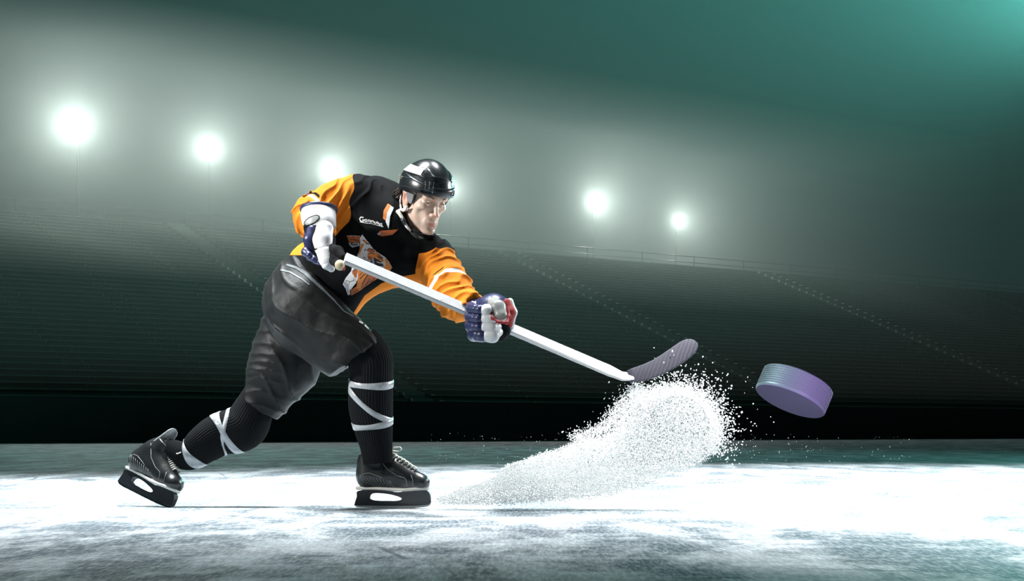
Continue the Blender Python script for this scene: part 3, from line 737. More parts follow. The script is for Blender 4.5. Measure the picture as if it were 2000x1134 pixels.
sF.band('tape', m_tape, sockF, s_at(sF, 725, 793), .026, A=0.135, ph=math.pi, ex=.0032)
sF.band('tape', m_tape, sockF, s_at(sF, 727, 826), .028, ex=.0035)
sB.band('tape', m_tape, sockB, s_at(sB, 447, 850), .026, A=0.05, ph=0.3, ex=.0035)
sB.band('tape', m_tape, sockB, s_at(sB, 440, 852), .022, A=0.085, ph=math.pi + 0.2, ex=.0030)
sB.band('tape', m_tape, sockB, s_at(sB, 374, 885), .025, A=0.02, ph=0.5, ex=.0035)

# ---- skates (local metres: x toe, y toward the viewer's right hand turned side, z up; origin under the middle of the runner)
m_boot = mat('boot_leather', (0.012, 0.014, 0.015), 0.30, bump=(120, 0.15), spec=0.6)
m_bootL = m_boot
m_welt = mat('boot_welt', (0.80, 0.78, 0.72), 0.5); m_hold = mat('blade_holder', (0.012, 0.014, 0.018), 0.35, spec=0.6)
m_steel = mat('runner_steel', (0.55, 0.57, 0.58), 0.25, metal=1.0); m_lace = mat('lace_cotton', (0.78, 0.75, 0.66), 0.85, bump=(300, 0.4))
m_guard = mat('tendon_guard', (0.30, 0.32, 0.33), 0.22, spec=0.9); m_stitch = mat('boot_stitch', (0.22, 0.24, 0.23), 0.6)
def prism(name, outer, holes, y0, y1, m, parent, xf, taper=1.0):
    from mathutils.geometry import tessellate_polygon
    polys = [[Vector((x, z, 0)) for x, z in p] for p in [outer] + holes]; flat = [v for p in polys for v in p]; tri = tessellate_polygon(polys)
    n = len(flat); zmin = min(v.y for v in flat); zmax = max(v.y for v in flat); v = []
    for y in (y0, y1):
        for q in flat:
            t = taper + (1 - taper) * (q.y - zmin) / (zmax - zmin); yc = (y0 + y1) / 2
            v.append((q.x, yc + (y - yc) * t, q.y))
    f = [tuple(t) for t in tri] + [tuple(n + i for i in t[::-1]) for t in tri]; o = 0
    for p in polys:
        k = len(p)
        for i in range(k): f.append((o + i, o + (i + 1) % k, n + o + (i + 1) % k, n + o + i))
        o += k
    import bmesh
    bm = bmesh.new(); vv = [bm.verts.new(xf(q)) for q in v]
    for q in f:
        try: bm.faces.new([vv[i] for i in q])
        except ValueError: pass
    bmesh.ops.recalc_face_normals(bm, faces=bm.faces[:]); me = bpy.data.meshes.new(name); bm.to_mesh(me); bm.free(); me.materials.append(m)
    ob = bpy.data.objects.new(name, me); COL.objects.link(ob); ob.parent = parent
    bv = ob.modifiers.new('bevel', 'BEVEL'); bv.width = 0.0015; bv.segments = 2; bv.limit_method = 'ANGLE'; bv.angle_limit = math.radians(50)
    return ob
def spline2(pts, n=6, closed=True):
    out = []; m = len(pts)
    for i in range(m):
        p0, p1, p2, p3 = (np.array(pts[(i + j) % m], float) for j in (-1, 0, 1, 2))
        for k in range(n):
            u = k / n; out.append(tuple(0.5 * ((2 * p1) + (p2 - p0) * u + (2 * p0 - 5 * p1 + 4 * p2 - p3) * u * u + (3 * p1 - 3 * p2 + p3 - p0) * u ** 3)))
    return out
def boot_f(g, lean=0):
    a_ = math.radians(lean); ln = lambda p: (-.088 + (p[0] + .088) * math.cos(a_) + (p[2] - .13) * math.sin(a_), 0, .13 + (p[2] - .13) * math.cos(a_) - (p[0] + .088) * math.sin(a_)) if p[2] > .14 else p
    ex = .034 if lean else 0
    d = chain(g, [(-.098, 0, .118), (-.03, 0, .120), (.05, 0, .106), (.103, 0, .100)], [.043, .042, .040, .031], 0.03, YA, .95)
    d = smin(d, chain(g, [(-.090, 0, .13), ln((-.092, 0, .17)), ln((-.080, 0, .215 + ex))], [.048, .044, .050], 0.03, YA, .88), 0.03)
    d = smin(d, chain(g, [(-.05, 0, .185), (.01, 0, .145), (.07, 0, .115)], [.040, .040, .032], 0.03, YA, .85), 0.03)
    d = smin(d, ell(g, (.108, 0, .098), (.036, .040, .034)), 0.015)
    d = smax(d, .078 - g.Z + 0 * (g.X + g.Y), 0.004)
    nz, tp = Vector((math.sin(a_) - .25 * math.cos(a_), 0, math.cos(a_) + .25 * math.sin(a_))), ln((-.08, 0, .225 + ex)); d = smax(d, plane(g, tp, nz), 0.006)
    return d
def make_skate(loc, M, label, lean=0):
    bf = lambda g: boot_f(g, lean); ex = .034 if lean else 0
    a_ = math.radians(lean); ln = lambda p: (-.088 + (p[0] + .088) * math.cos(a_) + (p[2] - .13) * math.sin(a_), 0, .13 + (p[2] - .13) * math.cos(a_) - (p[0] + .088) * math.sin(a_))
    def w(p): return Vector(loc) + M @ Vector(p)
    xf = lambda v: v @ np.array(M.transposed()) + np.array(list(loc))
    boot = sculpt('skate', (-.17, -.07, .06), (.16, .07, .27), .0032, bf, m_boot, player, xf=xf); boot['label'] = label
    def hull(z, grow):   # boot outline at the sole
        pts = []
        for i in range(60):
            a = 2 * math.pi * i / 60; c, s_ = math.cos(a), math.sin(a)
            x = -.003 + .143 * c; wy = .036 + .006 * math.tanh((x - .02) / .04); y = wy * (abs(s_) ** .62) * (1 if s_ > 0 else -1)
            pts.append((x + grow * c, y + grow * s_, z))
        return pts
    mb = MB(); lay = [hull(.070, -.004), hull(.072, .002), hull(.080, .003), hull(.083, -.002)]
    bend = lambda x: -.006 * math.exp(-((x - .03) / .06) ** 2) + .001
    for l in lay: mb.v += [w((p[0], p[1], p[2] + bend(p[0]))) for p in l]
    for a in range(3):
        for k in range(60): mb.f.append([a * 60 + k, a * 60 + (k + 1) % 60, a * 60 + 60 + (k + 1) % 60, a * 60 + 60 + k])
    mb.f.append(list(range(60))[::-1]); mb.f.append([180 + k for k in range(60)])
    mb.build('sole_welt', m_welt, boot, True)['label'] = 'thin cream welt'
    outer = spline2([(-.134, .068), (-.142, .045), (-.151, .016), (-.145, .0105), (-.05, .0085), (.06, .0085), (.139, .0145), (.148, .034), (.134, .068), (.075, .071), (.02, .062), (-.05, .070)], 5)
    hole = spline2([(-.090, .040), (-.078, .057), (-.02, .055), (.030, .041), (.028, .031), (.0, .0275), (-.06, .0285), (-.084, .033)], 5)
    hd = prism('blade_holder', outer, [hole], -.016, .016, m_hold, boot, w, taper=0.45)
    prism('runner', spline2([(-.146, .014), (-.140, .003), (-.08, .0005), (0, 0), (.08, .0005), (.134, .006), (.143, .019), (.06, .012), (-.06, .012)], 4), [], -.0022, .0022, m_steel, boot, w)
    # tendon guard, collar
    sculpt('tendon_guard', (-.17, -.07, .13), (.08, .07, .32), .0032, lambda g: smax(smax(np.abs(cone(g, ln((-.064, 0, .16 + ex)), ln((-.064, 0, .34 + ex)), .058, .062, YA, .95)) - .0028, cone(g, ln((-.110, 0, .20 + ex)), ln((-.106, 0, .246 + ex)), .042, .036), .004), plane(g, ln((-.074, 0, .22)), Vector((math.cos(a_), 0, -math.sin(a_)))), .004), m_guard, boot, xf=xf)['label'] = 'shiny grey tendon guard'
    def surf(x, z, side):   # boot side wall
        q = Pts(np.array([[x, side * yy, z] for yy in np.linspace(.005, .06, 56)])); v = bf(q); i = int(np.argmax(v > 0)); return side * (np.linspace(.005, .06, 56)[i] + .0006)
    for side in (-1, 1):     # seams and moulded ribs
        sm = MB()
        for pts in ([(-.055, .205), (-.02, .155), (.02, .128), (.052, .118), (.058, .105), (.060, .086)], [(-.128, .12), (-.11, .135), (-.085, .138), (-.05, .125), (.0, .10)], [(.075, .13), (.082, .11), (.083, .088)]):
            P3 = [(x, surf(x, z, side), z) for x, z in pts]; sm.tube([w(p) for p in P3], .0011, 5)
        for i in range(10):
            x = -.125 + i * .013; sm.tube([w((x + .014 * u * (1 + u), surf(x + .014 * u * (1 + u), .132 - .010 * (i / 3) ** 1.0 * .8 - .040 * u + 0.0, side), .132 - .008 * (i / 3) - .040 * u)) for u in (0, .33, .66, 1)], .0008, 5)
        sm.build('seam', m_stitch, boot, True)
    # laces
    ll = MB(); A_, B_ = Vector(ln((-.034, 0, .238))) * (1 if lean else 0) + Vector((-.022, 0, .215)) * (0 if lean else 1), Vector((.078, 0, .138)); nn = Vector((.077, 0, .100)).normalized()
    rows = []
    for i in range(9):
        c = A_.lerp(B_, i / 8)
        zz = np.linspace(-.05, .05, 81); q = Pts(np.array([[c.x + nn.x * t, 0, c.z + nn.z * t] for t in zz])); t = zz[int(np.argmax(bf(q) > 0))]
        rows.append(c + nn * (t + .004))
    for i, c in enumerate(rows):
        yy = .024 - .0004 * i
        for z_ in (-1, 1):
            nx = rows[min(i + 1, 8)]
            ll.tube([w(c + Vector((0, z_ * yy, 0)) - nn * .010), w(c + Vector((0, z_ * yy * .9, 0)) + nn * .003), w(c.lerp(nx, .5) + nn * (.004 + .001 * z_)), w(nx + Vector((0, -z_ * yy * .9, 0)) + nn * .003), w(nx + Vector((0, -z_ * yy, 0)) - nn * .010)], .0024, 6)
    c = rows[0] + nn * .004
    for z_, l1 in ((-1, 1.0), (1, .8)):
        ll.tube([w(c + Vector((x, z_ * y, z))) for x, y, z in ((0, 0, 0), (.022 * l1, .012, .010), (.046 * l1, .024, .012), (.052 * l1, .034, .004), (.040 * l1, .036, -.006), (.018, .020, -.004), (0, 0, 0))], .0026, 6)
        ll.tube([w(c + Vector((x, z_ * y, z))) for x, y, z in ((0, 0, 0), (.010, .016, -.010), (.026, .026, -.016))], .0024, 6)
    ll.build('lace', m_lace, boot, True)
    tg = sculpt('tongue', (-.09, -.05, .12), (.09, .05, .28), .0035, lambda g: chain(g, [ln((-.060, 0, .235 + ex)), ln((-.036, 0, .200 + ex)), (.02, 0, .160), (.06, 0, .132)], [.026, .027, .026, .02], .02, YA, 1.05), m_boot, boot, xf=xf)
    return boot
make_skate(cF, Mf, 'black skate planted flat on the ice')
make_skate(cR, Mr, 'grey-lit skate tipped on its toe', 35)

# ---- helmet
m_helm = mat('helmet_shell', (0.010, 0.014, 0.016), 0.27, coat=0.15, spec=0.6); m_vent = mat('vent_rim', (0.35, 0.30, 0.20), 0.4); m_white = mat('white_sticker', (0.80, 0.78, 0.80), 0.4)
m_helm2 = mat('helmet_band', (0.008, 0.010, 0.012), 0.28, spec=0.6)
def helm_out(g): 
    d = ell(g, mm(-2, 0, 34), mm(125, 97, 108)); return d
def helm_f(g):
    o = helm_out(g)
    crown = ell(g, mm(4, 0, 40), mm(108, 84, 110)); o = smin(o, crown, .01)
    band = smax(ell(g, mm(0, 0, 40), mm(127, 100, 96)), np.abs(g.Z - .052 + .10 * (g.X - .02)) - .024 + 0 * g.Y, .004); o = smin(o, band, .004)
    for s in (-1, 1):     # raised side ridges and crown ridge
        o = smin(o, smax(chain(g, [mm(10, 62 * s, 112), mm(50, 54 * s, 106), mm(84, 40 * s, 96)], [.006, .013, .010], .02), helm_out(g) - .006, .004), .004)
    inner = ell(g, mm(-4, 0, 30), mm(109, 86, 100)); o = smax(o, -inner, .003)
    # opening: below the brow in front, above the nape behind
    cut = (g.Z - .026) + 0 * g.Y; side = np.clip((g.X - .055) / .04, 0, 1)
    low = .030 - .045 * (1 - np.clip((g.X + .12) / .15, 0, 1)) * 0.6
    fr = np.where(g.X > .052, .031 + .06 * np.clip(g.X - .06, 0, 1), np.where(g.X > .012, .018 + 0 * g.X, np.where(g.X > -.045, .016 + 0 * g.X, -.004 + 0 * g.X)))
    o = smax(o, fr - g.Z, .004)
    for s in (-1, 1):
        o = smax(o, -cone(g, mm(88, 72 * s, 48), mm(108, 50 * s, 50), .010, .008), .003)
        for x in (-66, -48): o = smax(o, -cone(g, mm(x, 86 * s, 52), mm(x + 4, 90 * s, 60), .005, .004), .001)
    return o
helmet = sculpt('helmet', (-.14, -.115, -.06), (.14, .115, .16), .0026, helm_f, m_helm, player, xf=hxf)
m_eg = mat('ear_guard_plastic', (0.22, 0.24, 0.25), 0.22, spec=0.8)
for s in (1, -1):
    def guard_f(g, s=s):
        o = ell(g, mm(-2, 0, 30), mm(118, 91, 104)); o = smax(o, -ell(g, mm(-2, 0, 30), mm(114, 87, 100)), .001)
        return smax(o, cone(g, mm(26, 90 * s, 26), mm(26, 90 * s, -36), .024, .015), .003)
    sculpt('ear_guard', (-.01, min(0, s * .12), -.06), (.06, max(0, s * .12), .06), .0022, guard_f, m_eg, helmet, xf=hxf)['label'] = 'shiny grey ear guard'
mb = MB()
for s in (1,):
    for x in (-66, -48):
        mb = MB()
        pts = [HW(x + 6 * math.cos(a) * .7, (87 + .12 * (x + 66)) * s, 56 + 7 * math.sin(a)) for a in [i * math.pi / 6 for i in range(13)]]
        mb.tube(pts, .0012, 5, False); mb.build('vent_ring', m_vent, helmet, True)
hb = bvh_of([helmet])
st = drape('sticker', hb, [(0, [(796, 318), (828, 331), (822, 343), (788, 332)])], [m_white], helmet, step=.5, off=.003); st['label'] = 'blank white sticker'
m_seam = mat('helmet_seam', (0.05, 0.07, 0.075), 0.3); m_gdk = mat('slot_dark', (0.002, 0.002, 0.002), 0.9); m_vr = mat('slot_rim', (0.30, 0.33, 0.33), 0.3)
L_ = [(0, stroke([(783, 344), (800, 347), (830, 343), (862, 346), (884, 356)], .9)), (0, stroke([(784, 362), (802, 366), (830, 372), (860, 377), (886, 378)], .8)),
      (0, stroke([(856, 358), (866, 356), (882, 360), (886, 366), (880, 371), (860, 368), (855, 362), (856, 358)], .8))]
drape('seam_line', hb, L_, [m_seam], helmet, step=.4, off=.0010)
VT = []
for x0, y0, x1, y1 in ((830.5, 354.6, 830, 366.7), (838.4, 355.6, 837.6, 368.2), (847.1, 356.6, 845.6, 367.7)):
    VT += [(0, stroke([(x0 - .8, y0), (x1 - .8, y1)], 2.2)), (1, stroke([(x0 + .6, y0), (x1 + .6, y1)], .6)), (1, stroke([(x0, y0 - .6), (x0 + .4, y0 + .8)], 1.4)), (1, stroke([(x1, y1 - .8), (x1 + .4, y1 + .6)], 1.4))]
drape('vent_slot', hb, VT, [m_gdk, m_vr], helmet, step=.35, off=.0012)
# white ear loop, chin strap
m_strap = mat('strap_webbing', (0.72, 0.68, 0.60), 0.6); m_buck = mat('strap_buckle', (0.02, 0.025, 0.03), 0.35)
mb = MB()
mb.tube([HW(22, 84, -34), HW(18, 84, -50), HW(2, 83, -58), HW(-22, 80, -58), HW(-34, 78, -44)], [.004, .005, .006, .005, .003], 8)
mb.tube([HW(-34, 78, -44), HW(-44, 76, -30), HW(-50, 74, -12)], [.003, .0035, .003], 8)
mb.tube([HW(2, 83, -56), HW(6, 82, -50), HW(20, 84, -40)], [.007, .006, .004], 8)
mb.tube([HW(-18, 82, -58), HW(-20, 82, -74), HW(-16, 80, -92), HW(-4, 74, -112), HW(6, 64, -124)], [.0085, .0075, .007, .006, .006], 8)
mb.build('strap', m_strap, helmet, True)['label'] = 'cream ear loop and chin strap'
MB().tube([HW(-18, 83, -86), HW(-12, 79, -104)], .0095, 10).build('buckle', m_buck, helmet, True)
mb = MB(); mb.tube([HW(6, 64, -122), HW(26, 50, -128), HW(44, 24, -130), HW(48, 0, -131), HW(40, -24, -128), HW(10, -60, -100)], .0045, 8)
mb.build('strap', m_buck, helmet, True)

# ---- collar and throat cloth
def collar_f(g):
    d = cone(g, HW(-40, 8, -92), HW(20, 8, -134), .058, .060); d = smin(d, cone(g, P(780, 440, 6.02), P(800, 450, 5.98), .074, .068), .04)
    q = Local(g); d = smax(d, -(ell(q, mm(20, 0, -20), mm(92, 70, 102))), .006); d = smax(d, -(chain(q, [mm(30, 0, -60), mm(80, 0, -100), mm(96, 0, -112)], [.070, .050, .040], .01)), .006)
    d = smax(d, plane(g, HW(0, 0, -84), HU - HR * 0.25), .01)
    return d
lo, hi = bbox([P(740, 380, 5.8), P(880, 500, 6.2)], .02)
def col_or(p): return np.abs(plane(p, P(764, 425, 5.95), Vector((1, .3, .25)))) - .007
def col_wh(p): return np.abs(plane(p, P(771, 425, 5.95), Vector((1, .3, .25)))) - .006
collar = sculpt('collar', lo, hi, .003, collar_f, thr_mat('collar_knit', BLACK, [('co', ORANGE), ('cw', WHITE)], rough=.7, sheen=.2), jersey, attrs=dict(co=col_or, cw=col_wh))

# ---- prints on the jersey front
jb = bvh_of([jersey])
m_pw = mat('print_white', (0.75, 0.74, 0.76), .6); m_po = mat('print_orange', (0.60, 0.19, 0.03), .6); m_pr = mat('print_rust', (0.34, 0.085, 0.02), .6); m_pk = mat('print_black', (0.006, 0.006, 0.008), .6); m_pg = mat('print_grey', (0.30, 0.32, 0.38), .6)
MT = [m_pw, m_po, m_pr, m_pk, m_pg]; Z5 = lambda pts, sx=7.557, ox=650, oy=450: [(ox + x / sx, oy + y / sx) for x, y in pts]
TG = [(0, Z5([(437, 60), (405, 110), (412, 190), (395, 290), (365, 370), (330, 470), (290, 520), (270, 600), (190, 700), (150, 790), (190, 850), (225, 950), (250, 940), (262, 880), (350, 740), (470, 620), (560, 560), (735, 560), (880, 550), (830, 460), (780, 400), (740, 370), (700, 345), (660, 320), (600, 270), (540, 190), (490, 130)])),
      (1, Z5([(420, 200), (470, 195), (420, 300), (375, 390), (380, 330)])), (1, Z5([(450, 140), (500, 150), (520, 190), (470, 180)])),
      (1, Z5([(310, 530), (520, 590), (700, 680), (560, 760), (430, 860), (270, 955), (262, 880), (350, 820), (370, 700), (370, 600)])),
      (2, Z5([(330, 540), (370, 600), (350, 690), (310, 700), (285, 620)])), (2, Z5([(520, 620), (690, 690), (600, 740), (480, 820), (420, 850), (470, 720)])), (2, Z5([(262, 880), (330, 850), (400, 850), (340, 910), (270, 955)])),
      (2, Z5([(530, 260), (600, 270), (625, 310), (560, 340), (510, 300)])), (1, Z5([(620, 320), (700, 350), (720, 420), (760, 450), (700, 470), (640, 400), (560, 420), (510, 380), (520, 330)])),
      (2, Z5([(510, 370), (590, 400), (560, 440), (520, 430)])), (2, Z5([(640, 330), (690, 350), (740, 400), (740, 440), (690, 420)])), (1, Z5([(770, 410), (800, 420), (875, 550), (840, 595), (740, 560), (780, 500)])),
      (3, Z5([(560, 440), (620, 400), (700, 450), (770, 490), (750, 530), (640, 520), (560, 480)])), (4, Z5([(575, 410), (610, 420), (620, 500), (580, 490)])), (0, Z5([(640, 455), (700, 470), (780, 470), (770, 530), (750, 520), (740, 490), (660, 475)])),
      (0, Z5([(195, 705), (300, 640), (330, 700), (350, 760), (270, 860), (240, 940), (222, 950), (190, 850), (155, 790)])), (4, Z5([(160, 770), (190, 740), (240, 800), (230, 930), (190, 850)]))]
for q, w_ in (([(500, 300), (540, 262), (600, 285)], 12), ([(520, 345), (570, 330), (620, 345)], 12), ([(470, 300), (490, 270)], 14), ([(440, 140), (475, 150)], 14), ([(490, 190), (540, 200)], 16), ([(600, 290), (660, 325)], 9), ([(660, 380), (700, 400), (740, 400)], 16),
              ([(450, 395), (490, 410)], 10), ([(420, 420), (520, 445), (560, 470)], 10), ([(400, 610), (440, 575)], 8), ([(390, 660), (470, 590)], 9), ([(400, 710), (450, 660), (510, 620)], 12), ([(430, 790), (480, 700), (530, 625)], 13), ([(480, 810), (520, 750), (550, 700)], 13), ([(560, 760), (620, 690)], 11),
              ([(410, 860), (450, 760), (520, 640)], 9), ([(300, 920), (380, 870)], 10), ([(190, 730), (250, 755), (320, 730)], 10), ([(250, 755), (235, 795)], 8), ([(280, 600), (370, 570)], 9), ([(300, 700), (340, 730)], 8), ([(255, 870), (265, 950)], 16), ([(620, 690), (670, 670)], 8), ([(440, 850), (500, 780), (600, 720)], 8)):
    TG.append((3, stroke(Z5(q), w_ / 7.557)))
ORN = [(2, Z5([(215, 85), (405, 85), (405, 175), (340, 165), (300, 190), (240, 165)])), (4, Z5([(235, 175), (290, 200), (340, 175), (400, 185), (400, 225), (330, 245), (290, 255), (250, 220)])), (3, stroke(Z5([(250, 140), (310, 135), (390, 150)]), 1.5)), (3, stroke(Z5([(270, 205), (310, 215), (370, 205)]), 2.2)), (0, stroke(Z5([(215, 85), (300, 78), (405, 85)]), .8))]
em = drape('emblem', jb, TG + ORN, MT, jersey, step=.62, off=.003); em['label'] = 'orange and white striped tiger crest'
ZT = lambda pts: [(540 + x / 3.24, 290 + y / 3.24) for x, y in pts]
TX = [stroke(ZT([(552, 436), (536, 434), (528, 446), (534, 458), (550, 462), (554, 452), (546, 450)]), 2.0), stroke(ZT([(562, 462), (560, 448), (572, 450), (576, 460), (564, 462)]), 1.5), stroke(ZT([(584, 464), (582, 452), (594, 454), (594, 466)]), 1.5), stroke(ZT([(602, 468), (602, 456), (612, 458), (616, 470)]), 1.5),
      stroke(ZT([(622, 462), (624, 474), (634, 472), (636, 462)]), 1.5), stroke(ZT([(642, 480), (640, 466), (650, 474), (652, 488)]), 1.7), stroke(ZT([(658, 488), (658, 474), (668, 476), (668, 484), (660, 484), (672, 494)]), 1.5), stroke(ZT([(528, 464), (560, 470), (600, 474), (640, 486), (676, 496)]), .8)]
drape('chest_lettering', jb, [(0, t) for t in TX], [m_pw], jersey, step=.5, off=.003)
drape('collar_patch', jb, [(2, ZT([(655, 520), (770, 512), (735, 545), (670, 555), (640, 545)])), (4, stroke(ZT([(640, 540), (660, 535)]), 2)), (4, stroke(ZT([(650, 530), (652, 546)]), 2))], MT, jersey, step=.7, off=.003)

drape('collar_stripe', jb, [(1, [(757, 398), (763, 401), (756, 416), (753, 431), (748, 427), (749, 412)]), (0, [(763, 402), (769, 406), (762, 422), (759, 447), (753, 433), (756, 416)])], MT, jersey, step=.5, off=.003)
hb2 = bvh_of([jersey, collar, player])
def on(px, py, off=.006):
    o = Vector((0, 0, HCAM)); d = (P(px, py, 6.0) - o).normalized(); h = hb2.ray_cast(o, d); return h[0] - d * off
MB().tube([on(776, 411), on(781, 418), on(786, 426), on(790, 434)], [.0075, .0070, .0065, .0060], 8).build('strap', m_strap, helmet, True)
MB().tube([on(785, 425, .009), on(791, 437, .009)], .0085, 10).build('buckle', m_buck, helmet, True)
MB().tube([on(790, 435), on(795, 443), on(802, 451)], [.0055, .0055, .004], 8).build('strap', m_white, helmet, True)
pb = bvh_of([pants]); m_belt = mat('belt_grey', (0.10, 0.125, 0.14), .55)
drape('belt', pb, [(0, stroke([(560, 517), (578, 522), (596, 533), (614, 550), (632, 566)], [3, 5, 6, 6, 5])), (0, stroke([(548, 527), (566, 531), (590, 545), (604, 556)], [3, 3, 2.5, 2])), (0, stroke([(632, 566), (652, 586), (672, 608), (690, 618)], [4, 3, 2, 1.5])), (1, [(702, 626), (709, 630), (708, 633), (701, 629)]), (1, [(713, 633), (721, 639), (719, 643), (711, 636)])], [m_belt, m_pw], pants, step=.5, off=.002)

# ---- stick
SA, SB_, SBL = P(674, 504, 5.47), P(1212, 733, 5.80), P(1355, 670, 5.88)
m_shaft = mat("shaft_paint", (0.66, 0.66, 0.66), 0.4, var=(25, 0.12), bump=(30, 0.1))
def tape_mat():
    m, nt, b = nmat('blade_tape'); N, L = nt.nodes, nt.links
    tc = N.new('ShaderNodeTexCoord'); mp = N.new('ShaderNodeMapping'); mp.inputs['Rotation'].default_value = (0, math.radians(-20), 0); L.new(tc.outputs['Object'], mp.inputs['Vector'])
    w = N.new('ShaderNodeTexWave'); w.bands_direction = 'X'; w.inputs['Scale'].default_value = 22; w.inputs['Distortion'].default_value = 1.5; L.new(mp.outputs[0], w.inputs['Vector'])
    n = N.new('ShaderNodeTexNoise'); n.inputs['Scale'].default_value = 90; n.inputs['Detail'].default_value = 6; L.new(tc.outputs['Object'], n.inputs['Vector'])
    mx = N.new('ShaderNodeMix'); mx.data_type = 'RGBA'; mx.inputs['A'].default_value = (0.012, 0.012, 0.020, 1); mx.inputs['B'].default_value = (0.034, 0.033, 0.060, 1)
    ml = N.new('ShaderNodeMath'); ml.operation = 'MULTIPLY'; L.new(w.outputs['Fac'], ml.inputs[0]); L.new(n.outputs['Fac'], ml.inputs[1]); L.new(ml.outputs[0], mx.inputs['Factor']); L.new(mx.outputs['Result'], b.inputs['Base Color'])
    b.inputs['Roughness'].default_value = 0.75; bp = N.new('ShaderNodeBump'); bp.inputs['Strength'].default_value = .6; bp.inputs['Distance'].default_value = .002; L.new(ml.outputs[0], bp.inputs['Height']); L.new(bp.outputs['Normal'], b.inputs['Normal'])
    return m
stick = empty('hockey_stick', tuple(SB_)); tag(stick, 'white hockey stick with dark taped blade, swung forward in both gloves', 'hockey stick')
def ribbon(pts, w, t, nrm, caps=True):
    """rounded rectangular bar along pts with widths w, thickness t; nrm = flat-face direction"""
    v, f = [], []; pts = [Vector(p) for p in pts]; n = len(pts); prof = [(-.5, -.32), (-.42, -.5), (.42, -.5), (.5, -.32), (.5, .32), (.42, .5), (-.42, .5), (-.5, .32)]
    for i, p in enumerate(pts):
        T = (pts[min(i + 1, n - 1)] - pts[max(i - 1, 0)]).normalized(); N_ = (nrm - T * nrm.dot(T)).normalized(); W = T.cross(N_)
        for a, b in prof: v.append(p + W * a * w[i] + N_ * b * t[i])
    for i in range(n - 1):
        for k in range(8): f.append((i * 8 + k, i * 8 + (k + 1) % 8, i * 8 + 8 + (k + 1) % 8, i * 8 + 8 + k))
    f.append(tuple(range(8))[::-1]); f.append(tuple((n - 1) * 8 + k for k in range(8)))
    return v, f
nf = Vector((0, -1, 0.75)).normalized()
ds = (SB_ - SA)
N1 = 24
pts = [SA + ds * (i / N1) for i in range(N1 + 1)]; ww = [.044] * (N1 + 1)
heel = [P(1215, 734.5, 5.80), P(1226, 735, 5.805), P(1236, 734, 5.81)]
pts = pts[:-1] + [P(1200, 728, 5.79)] + heel; ww = ww[:-1] + [.038, .037, .037, .038]
v, f = ribbon(pts, ww, [.021] * (len(pts) - 3) + [.016, .013, .011], nf)
mesh_obj('shaft', v, f, m_shaft, stick)
bl = [(1228, 735.5), (1240, 732), (1262, 726), (1284, 717), (1305, 705), (1325, 692), (1340, 681), (1350, 674), (1356, 670), (1359, 667)]
yb = [5.806, 5.808, 5.812, 5.818, 5.828, 5.842, 5.858, 5.868, 5.875, 5.878]; wb = [.050, .056, .062, .066, .070, .073, .071, .060, .042, .018]
v, f = ribbon([P(x, y, Y) for (x, y), Y in zip(bl, yb)], wb, [.010] * 9 + [.006], Vector((0, -1, 0.25)))
blade = mesh_obj('blade', v, f, tape_mat(), stick, True); blade['label'] = 'blade wrapped in dark frosty tape'
v, f = ribbon([P(852, 585, 5.57), P(862, 587, 5.575)], [.012, .010], [.02, .02], nf); mesh_obj('tape_edge', v, f, m_shaft, stick)
# frost stuck to the blade's lower edge
r2 = random.Random(3); mb = MB()
for i in range(420):
    t = r2.random(); q = t * 8; k = int(q); a, b = bl[k], bl[k + 1]; u = q - k; x, y = a[0] + (b[0] - a[0]) * u, a[1] + (b[1] - a[1]) * u; Y = yb[k] + (yb[k + 1] - yb[k]) * u; w_ = wb[k] + (wb[k + 1] - wb[k]) * u
    T = (P(bl[k + 1][0], bl[k + 1][1], yb[k + 1]) - P(bl[k][0], bl[k][1], yb[k])).normalized(); dn = T.cross(Vector((0, 1, 0))).normalized(); dn = dn if dn.z < 0 else -dn
    e = 0.5 - abs(r2.gauss(0, .10)); p = P(x, y, Y) + dn * w_ * e + Vector((0, -.006, 0)); s_ = r2.uniform(.0008, .0020)
    mb.box(p, (s_ * 1.6, s_, s_), Matrix.Rotation(r2.random() * 3, 3, 'Y'))
frost = mb.build('frost', mat('snow_grain', (0.86, 0.88, 0.90), 0.7), blade)

# ---- gloves
m_gw = mat('glove_white', (0.80, 0.80, 0.82), 0.35, bump=(60, .15)); m_gn = mat('glove_navy', NAVY, 0.35, bump=(60, .15)); m_gd = mat('glove_palm', (0.005, 0.005, 0.006), 0.8, spec=0.08)
m_gg = mat('glove_grey', (0.30, 0.31, 0.30), 0.35, var=(20, .2)); m_gr = mat('glove_piping', (0.26, 0.03, 0.03), 0.6, spec=0.2); m_tan = mat('glove_tan', (0.45, 0.38, 0.24), 0.6)
def blob(name, pts, rs, m, parent, h=.003, k=.012, n=None, kk=1.0, ops=None, label=None):
    lo, hi = bbox(pts, max(rs) + .01)
    o = sculpt(name, lo, hi, h, lambda g: (ops or (lambda g, d: d))(g, chain(g, [tuple(p) for p in pts], rs, k, n, kk)), m, parent)
    if label: o['label'] = label
    return o
def splits(lines, w=.0022):       # grooves across a padded roll
    def op(g, d):
        for a, b in lines: d = smax(d, -cone(g, a, b, w, w, YA, 12), .004)
        return d
    return op
